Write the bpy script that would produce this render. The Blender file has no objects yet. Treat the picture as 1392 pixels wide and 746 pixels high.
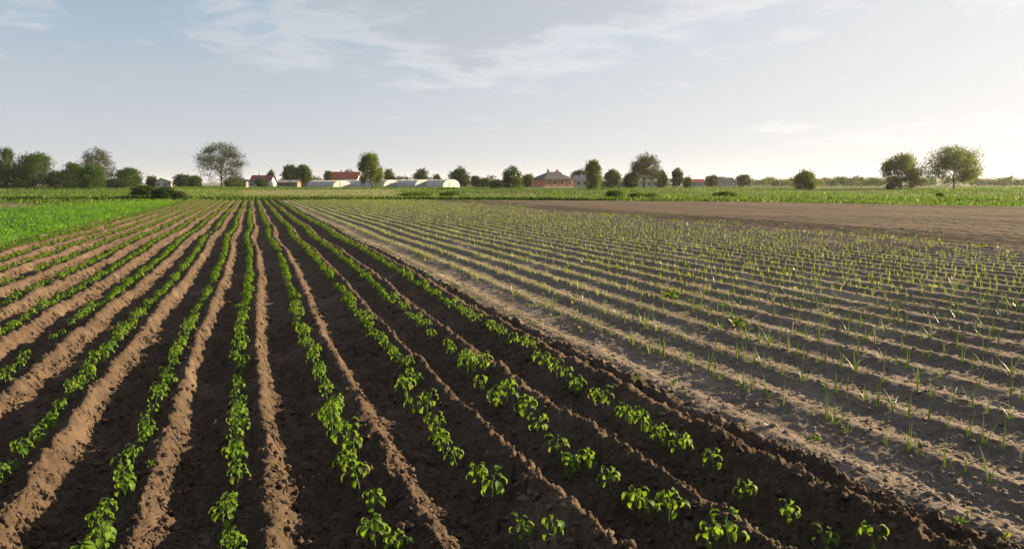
import bpy, math, random
import numpy as np

# ------------------------------------------------------------------ camera, sky, sun, exposure
SC = bpy.context.scene
COL = SC.collection
CAM_H = 1.9
FPX = 1000.0                       # focal length in pixels of a 1392-wide picture
PITCH = math.atan(121.5 / FPX)
YAW = math.atan(354 * math.cos(PITCH) / FPX)      # camera looks this far to the right of the row direction (+Y)

cam_data = bpy.data.cameras.new('camera')
cam_data.sensor_width = 36.0
cam_data.lens = 36.0 * FPX / 1392.0
cam_data.clip_start = 0.05
cam_data.clip_end = 20000
cam = bpy.data.objects.new('camera', cam_data)
COL.objects.link(cam)
cam.location = (0, 0, CAM_H)
cam.rotation_euler = (math.pi / 2 - PITCH, 0, -YAW)
SC.camera = cam

SUN_AZ = YAW + math.radians(66)    # clockwise from +Y
SUN_EL = math.radians(14)
sun_data = bpy.data.lights.new('sun', 'SUN')
sun_data.energy = 5.0
sun_data.angle = math.radians(0.6)
sun_data.color = (1.0, 0.76, 0.46)
sun = bpy.data.objects.new('sun', sun_data)
COL.objects.link(sun)
sun.rotation_euler = (math.pi / 2 - SUN_EL, 0, math.pi - SUN_AZ)

world = bpy.data.worlds.new('World')
SC.world = world
world.use_nodes = True
SC.view_settings.view_transform = 'Standard'
SC.view_settings.look = 'None'
SC.view_settings.exposure = 1.95
SC.view_settings.gamma = 1.0
SC.view_settings.use_curve_mapping = False


def N(nt, kind, **kw):
    n = nt.nodes.new(kind)
    for k, v in kw.items():
        if k == 'ins':
            for i, val in v.items():
                n.inputs[i].default_value = val
        else:
            setattr(n, k, v)
    return n


def math_node(nt, op, a, b=None, c=None, clamp=False):
    n = nt.nodes.new('ShaderNodeMath')
    n.operation = op
    n.use_clamp = clamp
    for i, x in enumerate((a, b, c)):
        if x is None:
            continue
        if isinstance(x, (int, float)):
            n.inputs[i].default_value = x
        else:
            nt.links.new(x, n.inputs[i])
    return n.outputs[0]


def mix_col(nt, fac, a, b, mode='MIX'):
    n = nt.nodes.new('ShaderNodeMix')
    n.data_type = 'RGBA'
    n.blend_type = mode
    for sock, x in ((n.inputs[0], fac), (n.inputs[6], a), (n.inputs[7], b)):
        if isinstance(x, (int, float)):
            sock.default_value = x
        elif isinstance(x, (tuple, list)):
            sock.default_value = (*x[:3], 1)
        else:
            nt.links.new(x, sock)
    return n.outputs[2]


def maprange(nt, x, a, b, c=0.0, d=1.0, smooth=True):
    n = nt.nodes.new('ShaderNodeMapRange')
    n.interpolation_type = 'SMOOTHSTEP' if smooth else 'LINEAR'
    nt.links.new(x, n.inputs[0])
    for i, v in zip((1, 2, 3, 4), (a, b, c, d)):
        n.inputs[i].default_value = v
    return n.outputs[0]


def build_world():
    nt = world.node_tree
    nt.nodes.clear()
    L = nt.links.new
    sky = nt.nodes.new('ShaderNodeTexSky')
    sky.sky_type = 'NISHITA'
    sky.sun_disc = False
    sky.sun_elevation = SUN_EL
    sky.sun_rotation = SUN_AZ
    sky.altitude = 0
    sky.air_density = 1.0
    sky.dust_density = 2.2
    sky.ozone_density = 2.0
    tc = nt.nodes.new('ShaderNodeTexCoord')
    sep = nt.nodes.new('ShaderNodeSeparateXYZ')
    L(tc.outputs['Generated'], sep.inputs[0])
    z = sep.outputs[2]
    # hazy air evens the sky out towards the horizon
    hz_ = math_node(nt, 'SQRT', math_node(nt, 'ADD', math_node(nt, 'MULTIPLY', z, z), 0.035))
    cv = nt.nodes.new('ShaderNodeCombineXYZ')
    L(sep.outputs[0], cv.inputs[0]); L(sep.outputs[1], cv.inputs[1]); L(hz_, cv.inputs[2])
    nv = nt.nodes.new('ShaderNodeVectorMath'); nv.operation = 'NORMALIZE'
    L(cv.outputs[0], nv.inputs[0])
    L(nv.outputs[0], sky.inputs[0])
    hsv = nt.nodes.new('ShaderNodeHueSaturation')
    hsv.inputs['Saturation'].default_value = 1.05
    L(sky.outputs[0], hsv.inputs['Color'])
    base = mix_col(nt, 1.0, hsv.outputs[0], SKY_TINT, 'MULTIPLY')
    pale = nt.nodes.new('ShaderNodeHueSaturation')
    pale.inputs['Saturation'].default_value = 0.35
    pale.inputs['Value'].default_value = 1.22
    L(base, pale.inputs['Color'])
    base = mix_col(nt, maprange(nt, z, 0.20, 0.0, 0.0, 0.9, smooth=False), base, pale.outputs[0])
    # wide soft aureole of the hazy air round the sun
    dt = nt.nodes.new('ShaderNodeVectorMath'); dt.operation = 'DOT_PRODUCT'
    L(tc.outputs['Generated'], dt.inputs[0])
    dt.inputs[1].default_value = (math.sin(SUN_AZ) * math.cos(SUN_EL), math.cos(SUN_AZ) * math.cos(SUN_EL), math.sin(SUN_EL))
    au = math_node(nt, 'POWER', math_node(nt, 'MAXIMUM', dt.outputs['Value'], 0.0), 2.4)
    base = mix_col(nt, au, base, mix_col(nt, 1.0, base, (1.9, 1.84, 1.68), 'ADD'))
    # multiple scattering in hazy air keeps the bright side from running away: A*c / (1 + c/B)
    num = nt.nodes.new('ShaderNodeVectorMath'); num.operation = 'SCALE'; num.inputs['Scale'].default_value = 2.32
    den = nt.nodes.new('ShaderNodeVectorMath'); den.operation = 'MULTIPLY_ADD'
    den.inputs[1].default_value = (1 / 2.43,) * 3; den.inputs[2].default_value = (1, 1, 1)
    quo = nt.nodes.new('ShaderNodeVectorMath'); quo.operation = 'DIVIDE'
    L(base, num.inputs[0]); L(base, den.inputs[0]); L(num.outputs[0], quo.inputs[0]); L(den.outputs[0], quo.inputs[1])
    base = quo.outputs[0]
    # flat cloud layer seen in perspective
    zz = math_node(nt, 'ADD', math_node(nt, 'MAXIMUM', z, 0.0), 0.10)
    comb = nt.nodes.new('ShaderNodeCombineXYZ')
    L(math_node(nt, 'DIVIDE', sep.outputs[0], zz), comb.inputs[0])
    L(math_node(nt, 'DIVIDE', sep.outputs[1], zz), comb.inputs[1])
    comb.inputs[2].default_value = CLOUD_SEED

    def noise(scale, detail, rough, dist=0.0, off=(0, 0, 0)):
        m = nt.nodes.new('ShaderNodeMapping')
        m.inputs['Location'].default_value = off
        m.inputs['Scale'].default_value = (1, 1, 1)
        L(comb.outputs[0], m.inputs[0])
        n = nt.nodes.new('ShaderNodeTexNoise')
        n.inputs['Scale'].default_value = scale
        n.inputs['Detail'].default_value = detail
        n.inputs['Roughness'].default_value = rough
        n.inputs['Distortion'].default_value = dist
        L(m.outputs[0], n.inputs['Vector'])
        return n.outputs[0]
    big = noise(0.55, 2, 0.5, 0.2, CLOUD_OFF)
    mid = noise(1.9, 9, 0.62, 0.3, MID_OFF)
    fine = noise(5.0, 8, 0.62, 0.2, (3, 1, 0))
    elev = maprange(nt, z, 0.10, 0.26)                       # more cloud overhead than at the horizon
    dens = math_node(nt, 'ADD', math_node(nt, 'MULTIPLY', big, 0.55), math_node(nt, 'MULTIPLY', mid, 0.45))
    dens = math_node(nt, 'ADD', dens, math_node(nt, 'MULTIPLY', math_node(nt, 'SUBTRACT', fine, 0.5), 0.16))
    dens = math_node(nt, 'ADD', dens, math_node(nt, 'MULTIPLY', elev, 0.24))
    bank = maprange(nt, dens, 0.58, 0.70)
    core = maprange(nt, dens, 0.64, 0.76)
    lowz = maprange(nt, z, 0.03, 0.075)
    bank = math_node(nt, 'MULTIPLY', bank, lowz)
    wisps = math_node(nt, 'MULTIPLY', maprange(nt, fine, 0.58, 0.72), maprange(nt, z, 0.06, 0.14, 0, 0.35))
    # cloud light: the sky around it with its colour taken out; thin rims brighter than thick middles
    grey = nt.nodes.new('ShaderNodeHueSaturation')
    grey.inputs['Saturation'].default_value = 0.35
    grey.inputs['Value'].default_value = 1.0
    L(base, grey.inputs['Color'])
    rim = mix_col(nt, 1.0, grey.outputs[0], (1.26, 1.23, 1.21), 'MULTIPLY')
    mids = mix_col(nt, 1.0, grey.outputs[0], (0.86, 0.875, 0.91), 'MULTIPLY')
    cl = mix_col(nt, core, rim, mids)
    cov = math_node(nt, 'MAXIMUM', math_node(nt, 'MULTIPLY', bank, 0.75), wisps)
    out = mix_col(nt, cov, base, cl)
    bg = nt.nodes.new('ShaderNodeBackground')
    bg.inputs[1].default_value = 0.05
    L(out, bg.inputs[0])
    o = nt.nodes.new('ShaderNodeOutputWorld')
    L(bg.outputs[0], o.inputs[0])


SKY_TINT = (1.085, 1.06, 1.10)
CLOUD_SEED = 4.37
CLOUD_OFF = (5.1, 0.4, 0.3)
MID_OFF = (2.7, 6.2, 0)
build_world()

# ------------------------------------------------------------------ picture rays -> places on the land
F_ = np.array([math.sin(YAW) * math.cos(PITCH), math.cos(YAW) * math.cos(PITCH), -math.sin(PITCH)])
R_ = np.array([math.cos(YAW), -math.sin(YAW), 0.0])
U_ = np.cross(R_, F_)
CAMP = np.array([0, 0, CAM_H])
HF = np.array([math.sin(YAW), math.cos(YAW)])


def ray(px, py):
    return F_ * FPX + R_ * (px - 696) + U_ * (373 - py)


def P(px, py, z=0.0):
    d = ray(px, py)
    t = (z - CAM_H) / d[2]
    return CAMP + d * t


def depth(x, y):
    return x * HF[0] + y * HF[1]


def W(px, dep):
    """place on the horizontal bearing of picture column px at forward distance dep"""
    d = ray(px, 251.5)
    t = dep / (d[0] * HF[0] + d[1] * HF[1])
    return CAMP[0] + d[0] * t, CAMP[1] + d[1] * t


def zat(px, py, dep):
    d = ray(px, py)
    t = dep / (d[0] * HF[0] + d[1] * HF[1])
    return CAM_H + d[2] * t


def project(x, y, z):
    q = np.stack([x, y, z - CAM_H], -1)
    f = q @ F_
    return 696 + FPX * (q @ R_) / f, 373 - FPX * (q @ U_) / f, f


CK = float(P(342 + 100, 351.5)[0])          # metres across the rows for a picture slope of 1
def ss(a, b, x):
    t = np.clip((np.asarray(x, float) - a) / (b - a), 0, 1)
    return t * t * (3 - 2 * t)


# ------------------------------------------------------------------ noise in numpy
def _hash(ix, iy, seed):
    h = (ix.astype(np.int64) * 374761393 + iy.astype(np.int64) * 668265263 + seed * 974634977) & 0xFFFFFFFF
    h = ((h ^ (h >> 13)) * 1274126177) & 0xFFFFFFFF
    h = h ^ (h >> 16)
    return (h & 0xFFFFFF) / float(0x1000000)


def vnoise(x, y, seed=0):
    ix = np.floor(x); iy = np.floor(y)
    fx = x - ix; fy = y - iy
    fx = fx * fx * (3 - 2 * fx); fy = fy * fy * (3 - 2 * fy)
    a = _hash(ix, iy, seed); b = _hash(ix + 1, iy, seed)
    c = _hash(ix, iy + 1, seed); d = _hash(ix + 1, iy + 1, seed)
    return (a + (b - a) * fx) * (1 - fy) + (c + (d - c) * fx) * fy - 0.5


def fbm(x, y, octaves, seed=0, gain=0.5):
    s = np.zeros_like(x); a = 1.0
    for o in range(octaves):
        s += a * vnoise(x * 2 ** o + 17.3 * o, y * 2 ** o - 9.1 * o, seed + o)
        a *= gain
    return s


def lumps(x, y, seed):
    """rounded lumps: a height of 0..1 over a jittered lattice of cell size 1"""
    ix = np.floor(x); iy = np.floor(y)
    best = np.zeros_like(x)
    for dx in (-1, 0, 1):
        for dy in (-1, 0, 1):
            cx = ix + dx; cy = iy + dy
            px = cx + _hash(cx, cy, seed); py = cy + _hash(cx, cy, seed + 1)
            r = 0.25 + 0.5 * _hash(cx, cy, seed + 2) ** 2
            sq = 0.7 + 0.6 * _hash(cx, cy, seed + 3)
            q = 1 - ((x - px) ** 2 * sq + (y - py) ** 2 / sq) / r ** 2
            best = np.maximum(best, np.sqrt(np.maximum(q, 0)) * r * 1.5)
    return best


# ------------------------------------------------------------------ object helpers
def put(name, data, parent=None, label=None, cat=None, group=None, kind=None, loc=None, rotz=None, scale=None):
    o = bpy.data.objects.new(name, data)
    COL.objects.link(o)
    if parent is not None:
        o.parent = parent
    if loc is not None:
        o.location = loc
    if rotz is not None:
        o.rotation_euler = (0, 0, rotz)
    if scale is not None:
        o.scale = (scale,) * 3 if isinstance(scale, (int, float)) else scale
    if label: o['label'] = label
    if cat: o['category'] = cat
    if group: o['group'] = group
    if kind: o['kind'] = kind
    return o


def mesh_np(name, verts, faces, mat, tint=None, smooth=False):
    """faces: int array n x 3 or n x 4 (a row with faces[:,3] < 0 is a triangle), or a list of such arrays"""
    me = bpy.data.meshes.new(name)
    verts = np.ascontiguousarray(verts, dtype=np.float32)
    if not isinstance(faces, list):
        faces = [faces]
    faces = [np.asarray(f, dtype=np.int32) for f in faces if len(f)]
    loops = np.concatenate([f.ravel() for f in faces])
    counts = np.concatenate([np.full(len(f), f.shape[1], np.int32) for f in faces])
    starts = np.concatenate([[0], np.cumsum(counts)[:-1]]).astype(np.int32)
    me.vertices.add(len(verts)); me.vertices.foreach_set('co', verts.ravel())
    me.loops.add(len(loops)); me.loops.foreach_set('vertex_index', loops)
    me.polygons.add(len(counts)); me.polygons.foreach_set('loop_start', starts)
    if smooth:
        me.polygons.foreach_set('use_smooth', np.ones(len(counts), bool))
    if tint is not None:
        at = me.attributes.new('tint', 'FLOAT', 'POINT')
        at.data.foreach_set('value', np.ascontiguousarray(tint, dtype=np.float32))
    me.materials.append(mat)
    me.update(calc_edges=True)
    return me


class MB:
    """collects simple solids and links them as one mesh"""
    def __init__(self):
        self.v = []; self.f = []

    def quad(self, a, b, c, d):
        i = len(self.v); self.v += [tuple(a), tuple(b), tuple(c), tuple(d)]; self.f.append((i, i + 1, i + 2, i + 3)); return self

    def poly(self, pts):
        i = len(self.v); self.v += [tuple(p) for p in pts]; self.f.append(tuple(range(i, i + len(pts)))); return self

    def box(self, x0, x1, y0, y1, z0, z1):
        i = len(self.v)
        self.v += [(x, y, z) for z in (z0, z1) for (x, y) in ((x0, y0), (x1, y0), (x1, y1), (x0, y1))]
        self.f += [(i, i + 3, i + 2, i + 1), (i + 4, i + 5, i + 6, i + 7)]
        for k in range(4):
            j = (k + 1) % 4
            self.f.append((i + k, i + j, i + 4 + j, i + 4 + k))
        return self

    def tube(self, pts, radii, n=6, cap=True):
        pts = np.asarray(pts, float)
        i0 = len(self.v)
        for k, p in enumerate(pts):
            d = pts[min(k + 1, len(pts) - 1)] - pts[max(k - 1, 0)]
            d = d / (np.linalg.norm(d) + 1e-9)
            a = np.cross(d, (0, 0, 1) if abs(d[2]) < 0.9 else (1, 0, 0)); a /= np.linalg.norm(a)
            b = np.cross(d, a)
            for s in range(n):
                t = 2 * math.pi * s / n
                self.v.append(tuple(p + radii[k] * (a * math.cos(t) + b * math.sin(t))))
        for k in range(len(pts) - 1):
            for s in range(n):
                t = (s + 1) % n
                self.f.append((i0 + k * n + s, i0 + k * n + t, i0 + (k + 1) * n + t, i0 + (k + 1) * n + s))
        if cap:
            m = i0 + (len(pts) - 1) * n
            self.f.append(tuple(m + s for s in range(n)))
            self.f.append(tuple(i0 + s for s in reversed(range(n))))
        return self

    def mesh(self, name, mat, smooth=False):
        me = bpy.data.meshes.new(name)
        me.from_pydata(self.v, [], self.f)
        me.materials.append(mat)
        if smooth:
            me.polygons.foreach_set('use_smooth', [True] * len(me.polygons))
        me.update()
        return me

    def build(self, name, mat, parent=None, smooth=False, **kw):
        return put(name, self.mesh(name, mat, smooth), parent, **kw)


def empty(name, loc, rotz=0, **kw):
    return put(name, None, loc=loc, rotz=rotz, **kw)


def leaf_quads(pos, dirs, nrm, length, width, tint):
    """folded diamond leaves: n x 3 positions and directions; returns verts, tri faces, tints"""
    n = len(pos)
    d = dirs / (np.linalg.norm(dirs, axis=1, keepdims=True) + 1e-9)
    s = np.cross(d, nrm); s /= (np.linalg.norm(s, axis=1, keepdims=True) + 1e-9)
    up = np.cross(s, d)
    length = np.broadcast_to(np.asarray(length, float), (n,))[:, None]
    width = np.broadcast_to(np.asarray(width, float), (n,))[:, None]
    a = pos
    m = pos + d * length * 0.5
    b = m + s * width * 0.5 + up * width * 0.18
    c = m - s * width * 0.5 + up * width * 0.18
    e = pos + d * length - up * length * 0.12
    v = np.stack([a, b, c, e], 1).reshape(-1, 3)
    i = np.arange(n)[:, None] * 4
    f = np.concatenate([i + np.array([[0, 1, 3]]), i + np.array([[0, 3, 2]])], 0)
    t = np.repeat(np.broadcast_to(tint, (n,)), 4)
    return v, f, t


def rand_dirs(rng, n, up=0.0):
    d = rng.normal(size=(n, 3)); d /= np.linalg.norm(d, axis=1, keepdims=True)
    d[:, 2] += up
    return d


# ------------------------------------------------------------------ materials
def new_mat(name):
    m = bpy.data.materials.new(name)
    m.use_nodes = True
    nt = m.node_tree
    nt.nodes.clear()
    out = nt.nodes.new('ShaderNodeOutputMaterial')
    return m, nt, out


def pos_noise(nt, scale, detail=4, rough=0.6, dist=0.0, stretch=(1, 1, 1)):
    g = nt.nodes.new('ShaderNodeNewGeometry')
    mp = nt.nodes.new('ShaderNodeMapping')
    mp.inputs['Scale'].default_value = stretch
    nt.links.new(g.outputs['Position'], mp.inputs[0])
    n = nt.nodes.new('ShaderNodeTexNoise')
    n.inputs['Scale'].default_value = scale
    n.inputs['Detail'].default_value = detail
    n.inputs['Roughness'].default_value = rough
    n.inputs['Distortion'].default_value = dist
    nt.links.new(mp.outputs[0], n.inputs['Vector'])
    return n.outputs[0]


def soil_mat(name, dark, mid, pale, bump=0.5, speck=0.25, stretch=(1, 1, 1), pale_lo=0.5, pale_hi=0.72):
    m, nt, out = new_mat(name)
    n1 = pos_noise(nt, 0.9, 5, 0.65, 0.3, stretch)
    n2 = pos_noise(nt, 9.0, 6, 0.7)
    n3 = pos_noise(nt, 70.0, 5, 0.75)
    c = mix_col(nt, maprange(nt, n2, 0.35, 0.65), dark, mid)
    c = mix_col(nt, maprange(nt, n1, pale_lo, pale_hi), c, pale)
    c = mix_col(nt, math_node(nt, 'MULTIPLY', maprange(nt, n3, 0.56, 0.72), speck), c, pale)
    c = mix_col(nt, math_node(nt, 'MULTIPLY', maprange(nt, n3, 0.48, 0.3), speck * 1.3), c, dark)
    b = nt.nodes.new('ShaderNodeBsdfPrincipled')
    b.inputs['Roughness'].default_value = 0.95
    b.inputs['Specular IOR Level'].default_value = 0.15
    nt.links.new(c, b.inputs['Base Color'])
    h = math_node(nt, 'ADD', math_node(nt, 'MULTIPLY', n2, 0.03), math_node(nt, 'MULTIPLY', n3, 0.018))
    bp = nt.nodes.new('ShaderNodeBump')
    bp.inputs['Strength'].default_value = bump
    bp.inputs['Distance'].default_value = 1.0
    nt.links.new(h, bp.inputs['Height'])
    nt.links.new(bp.outputs[0], b.inputs['Normal'])
    nt.links.new(b.outputs[0], out.inputs[0])
    return m


def leaf_mat(name, dark, light, trans, rough=0.45, mixf=0.4, spec=0.4, yellow=None):
    """leaf: a glossy face plus light coming through; the point attribute tint picks the leaf's own green"""
    m, nt, out = new_mat(name)
    at = nt.nodes.new('ShaderNodeAttribute'); at.attribute_name = 'tint'
    t = at.outputs['Fac']
    n = pos_noise(nt, 25.0, 2)
    t2 = math_node(nt, 'ADD', t, math_node(nt, 'MULTIPLY', math_node(nt, 'SUBTRACT', n, 0.5), 0.5), clamp=True)
    c = mix_col(nt, t2, dark, light)
    tr = mix_col(nt, t2, tuple(0.7 * x for x in trans), trans)
    if yellow:
        ymask = maprange(nt, t, 0.95, 1.0)
        c = mix_col(nt, ymask, c, yellow)
        tr = mix_col(nt, ymask, tr, yellow)
    b = nt.nodes.new('ShaderNodeBsdfPrincipled')
    b.inputs['Roughness'].default_value = rough
    b.inputs['Specular IOR Level'].default_value = spec
    nt.links.new(c, b.inputs['Base Color'])
    tl = nt.nodes.new('ShaderNodeBsdfTranslucent')
    nt.links.new(tr, tl.inputs[0])
    mx = nt.nodes.new('ShaderNodeMixShader'); mx.inputs[0].default_value = mixf
    nt.links.new(b.outputs[0], mx.inputs[1]); nt.links.new(tl.outputs[0], mx.inputs[2])
    nt.links.new(mx.outputs[0], out.inputs[0])
    return m


def plain_mat(name, col, rough=0.8, var=0.25, scale=3.0, spec=0.3, bump=0.0):
    m, nt, out = new_mat(name)
    n = pos_noise(nt, scale, 5, 0.65)
    c = mix_col(nt, maprange(nt, n, 0.3, 0.7), tuple(x * (1 - var) for x in col), tuple(min(1, x * (1 + var)) for x in col))
    b = nt.nodes.new('ShaderNodeBsdfPrincipled')
    b.inputs['Roughness'].default_value = rough
    b.inputs['Specular IOR Level'].default_value = spec
    nt.links.new(c, b.inputs['Base Color'])
    if bump:
        bp = nt.nodes.new('ShaderNodeBump'); bp.inputs['Strength'].default_value = bump; bp.inputs['Distance'].default_value = 0.02
        nt.links.new(n, bp.inputs['Height']); nt.links.new(bp.outputs[0], b.inputs['Normal'])
    nt.links.new(b.outputs[0], out.inputs[0])
    return m


M = {}
M['pepper_soil'] = soil_mat('dark moist loam', (0.056, 0.040, 0.029), (0.100, 0.071, 0.048), (0.175, 0.130, 0.090), 1.0, 0.42, pale_lo=0.5, pale_hi=0.8)
M['onion_soil'] = soil_mat('dry grey loam', (0.112, 0.091, 0.073), (0.185, 0.151, 0.121), (0.29, 0.243, 0.197), 0.9, 0.35, (1, 0.35, 1))
M['bare_dark'] = soil_mat('tilled dark loam', (0.028, 0.021, 0.016), (0.045, 0.033, 0.025), (0.07, 0.052, 0.04), 0.9, 0.3, (2.2, 0.05, 1), 0.48, 0.65)
M['bare_pale'] = soil_mat('tilled dry loam', (0.058, 0.043, 0.032), (0.088, 0.066, 0.049), (0.130, 0.100, 0.075), 0.9, 0.3, (2.2, 0.05, 1), 0.45, 0.6)
M['clod'] = soil_mat('soil clods', (0.046, 0.032, 0.023), (0.090, 0.063, 0.042), (0.16, 0.118, 0.08), 0.5, 0.3)
M['crumb'] = soil_mat('dry soil crumbs', (0.115, 0.094, 0.076), (0.185, 0.151, 0.121), (0.28, 0.235, 0.19), 0.4, 0.3)
M['pepper_leaf'] = leaf_mat('pepper leaf', (0.027, 0.072, 0.009), (0.105, 0.190, 0.018), (0.22, 0.36, 0.018), 0.6, 0.40, 0.15, yellow=(0.22, 0.25, 0.03))
M['pepper_stem'] = leaf_mat('pepper stem', (0.07, 0.16, 0.03), (0.11, 0.22, 0.04), (0.2, 0.3, 0.05), 0.5, 0.2)
M['onion_leaf'] = leaf_mat('onion leaf', (0.12, 0.20, 0.03), (0.27, 0.38, 0.05), (0.42, 0.54, 0.06), 0.45, 0.4, 0.4, yellow=(0.5, 0.48, 0.15))
M['crop_leaf'] = leaf_mat('feathery crop leaf', (0.032, 0.11, 0.006), (0.105, 0.235, 0.010), (0.20, 0.40, 0.015), 0.6, 0.4, 0.2)
M['grass'] = leaf_mat('meadow grass', (0.022, 0.062, 0.007), (0.085, 0.165, 0.016), (0.13, 0.24, 0.018), 0.6, 0.35, 0.2, yellow=(0.24, 0.22, 0.09))
M['weed'] = leaf_mat('weed leaf', (0.024, 0.06, 0.009), (0.07, 0.135, 0.015), (0.13, 0.22, 0.02), 0.55, 0.35, 0.3, yellow=(0.45, 0.42, 0.05))
M['bark'] = plain_mat('bark', (0.09, 0.07, 0.055), 0.95, 0.35, 4.0, 0.1)
M['tree_mid'] = leaf_mat('broad leaf foliage', (0.015, 0.038, 0.007), (0.046, 0.100, 0.013), (0.09, 0.16, 0.013), 0.6, 0.32, 0.08)
M['tree_dark'] = leaf_mat('dark foliage', (0.010, 0.026, 0.007), (0.028, 0.064, 0.012), (0.055, 0.105, 0.012), 0.6, 0.3, 0.08)
M['tree_bright'] = leaf_mat('fresh green foliage', (0.018, 0.05, 0.008), (0.05, 0.11, 0.012), (0.10, 0.18, 0.012), 0.6, 0.35, 0.08)
M['tree_dry'] = leaf_mat('sparse olive brown foliage', (0.022, 0.032, 0.009), (0.056, 0.074, 0.020), (0.085, 0.11, 0.02), 0.7, 0.3, 0.15)
M['tree_gold'] = leaf_mat('olive green foliage', (0.030, 0.062, 0.009), (0.085, 0.135, 0.017), (0.18, 0.25, 0.02), 0.6, 0.38, 0.08)

# ------------------------------------------------------------------ the fields
PEP_K0, PEP_DK = -0.9, 0.425                 # row slopes in the picture -> rows PEP_DK*CK metres apart
PEP_ROWS = [PEP_K0 + PEP_DK * i for i in range(-7, 7)]
PEP_LAST = PEP_ROWS[-1]
WARP_K = [-3.0, -.9, -.475, -.10, .325, .80, 1.19, 1.65]          # rows as planted: not quite evenly spaced
WARP_D = [0, 0, 0, .05, .05, 0, .035, 0]
EDGE_K = 1.965
ONI_K0, ONI_DK, N_ONI = 2.42, 0.40, 25
ONI_ROWS = [ONI_K0 + ONI_DK * i for i in range(N_ONI)]
ONI_END = ONI_ROWS[-1] + 0.25
LEFT_K = -4.22

end_px = [(-700, 276), (-100, 272), (240, 271), (342, 272), (640, 271.5), (1000, 274), (1392, 280.5), (1900, 289)]
END = np.array([P(a, b)[:2] for a, b in end_px])


def v_end(u):
    return np.interp(u, END[:, 0], END[:, 1])


def bend(u, v):
    """rows swing a little to the right close to the camera and wander slightly further out"""
    near = 0.17 * np.exp(-np.maximum(v - 2.5, 0) / 2.2) * ss(-.3, 1.8, u) + 0.09 * np.exp(-np.maximum(v - 2.0, 0) / 2.0) * ss(2.0, 3.6, u)
    wob = 0.16 * vnoise(v / 7.0, np.floor(u * 0) + 3.0, 71) + 0.05 * vnoise(v / 2.3, u * 0 + 8.0, 72)
    return near + wob * ss(5, 12, v)


def smooth_profile(ts, hs, sig=0.018, n=512):
    t = np.arange(n) / n
    h = np.interp(t, ts, hs)
    k = np.exp(-0.5 * (np.minimum(t, 1 - t) / sig) ** 2); k /= k.sum()
    return np.real(np.fft.ifft(np.fft.fft(h) * np.fft.fft(k)))


PP = smooth_profile([0, .11, .19, .25, .30, .41, .47, .60, .75, .89, 1], [.005, .035, .085, .120, .092, -.05, -.08, -.09, -.075, -.03, .005])
OP = smooth_profile([0, .08, .15, .24, .38, .5, .66, .80, .92, 1], [.024, .038, .048, .036, -.007, -.022, -.025, -.019, .004, .024])
EDGE_U = [1.65, 1.76, 1.80, 1.86, 1.885, 1.935, 1.965, 1.995, 2.05, 2.11, 2.18, 2.26, 2.33, 2.42]
EDGE_H = [.005, .120, .09, -.04, -.035, .045, .05, .028, .045, .040, -.022, -.03, -.008, .022]


def soil_height(u, v, lod=0):
    uu = u - bend(u, v)
    k = uu / CK
    wig = 0.028 * fbm(uu * 1.3 + 5, v * 1.6, 3, 11)       # crests wander
    kp = k + wig / CK * np.where(k < 2.1, 1.0, 0.4)
    tp = (kp + np.interp(kp, WARP_K, WARP_D) - PEP_K0) / PEP_DK
    to = (kp - ONI_K0) / ONI_DK
    hp = np.interp((tp - np.floor(tp)) * 512, np.arange(513), np.append(PP, PP[0]))
    ho = np.interp((to - np.floor(to)) * 512, np.arange(513), np.append(OP, OP[0]))
    he = np.interp(kp, EDGE_U, EDGE_H)
    isp = k < PEP_LAST
    ise = (k >= PEP_LAST) & (k < ONI_K0)
    iso = (k >= ONI_K0) & (k < ONI_END)
    amp = 1 + 0.5 * fbm(uu * 0.8, v * 0.9, 2, 31)
    h = np.where(isp, hp * amp, np.where(ise, he, np.where(iso, ho * (0.9 + 0.2 * amp * 0.5), 0.014 * np.sin(k * 2 * np.pi / 0.155 + 2 * wig) * (1.0 + 1.2 * vnoise(u * .6, v * .11, 93)))))
    rough = np.where(k < EDGE_K + 0.02, 1.0, np.where(k < ONI_END, 0.32, 0.6))
    n = 0.045 * fbm(u * 3.1, v * 3.1, 3, 41)
    if lod <= 3:
        n = n + 0.035 * fbm(u * 11, v * 11, 3 if lod < 2 else 2, 43)
    if lod <= 2:
        wu = 0.9 * vnoise(u * 23, v * 23, 3); wv = 0.9 * vnoise(u * 21, v * 21, 4)
        n = n + 0.030 * lumps(u * 9 + wu, v * 9 + wv, 5) * ss(-.1, .25, vnoise(u * 2.1, v * 2.1, 9))
        n = n + 0.026 * lumps(u * 19 + 1.4 * wv, v * 19 + 1.4 * wu, 6) * (.3 + ss(-.25, .2, vnoise(u * 3.1, v * 3.1, 10)))
    if lod <= 1:
        n = n + 0.020 * lumps(u * 43 + 2 * wu, v * 43 + 2 * wv, 7) - 0.040 * np.abs(vnoise(u * 19 + wu, v * 17, 14)) + 0.030 * np.abs(vnoise(u * 37, v * 37, 12)) + 0.020 * vnoise(u * 63, v * 63, 13)
    n = n - 0.02
    if lod > 3:
        n = n + 0.02 * fbm(u * 5, v * 0.8, 2, 47)
    return h + n * rough


def ground_z(dep):
    return -0.30 + 0.22 * ss(84, 95, dep) + 1.05 * ss(96, 262, dep)


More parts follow.
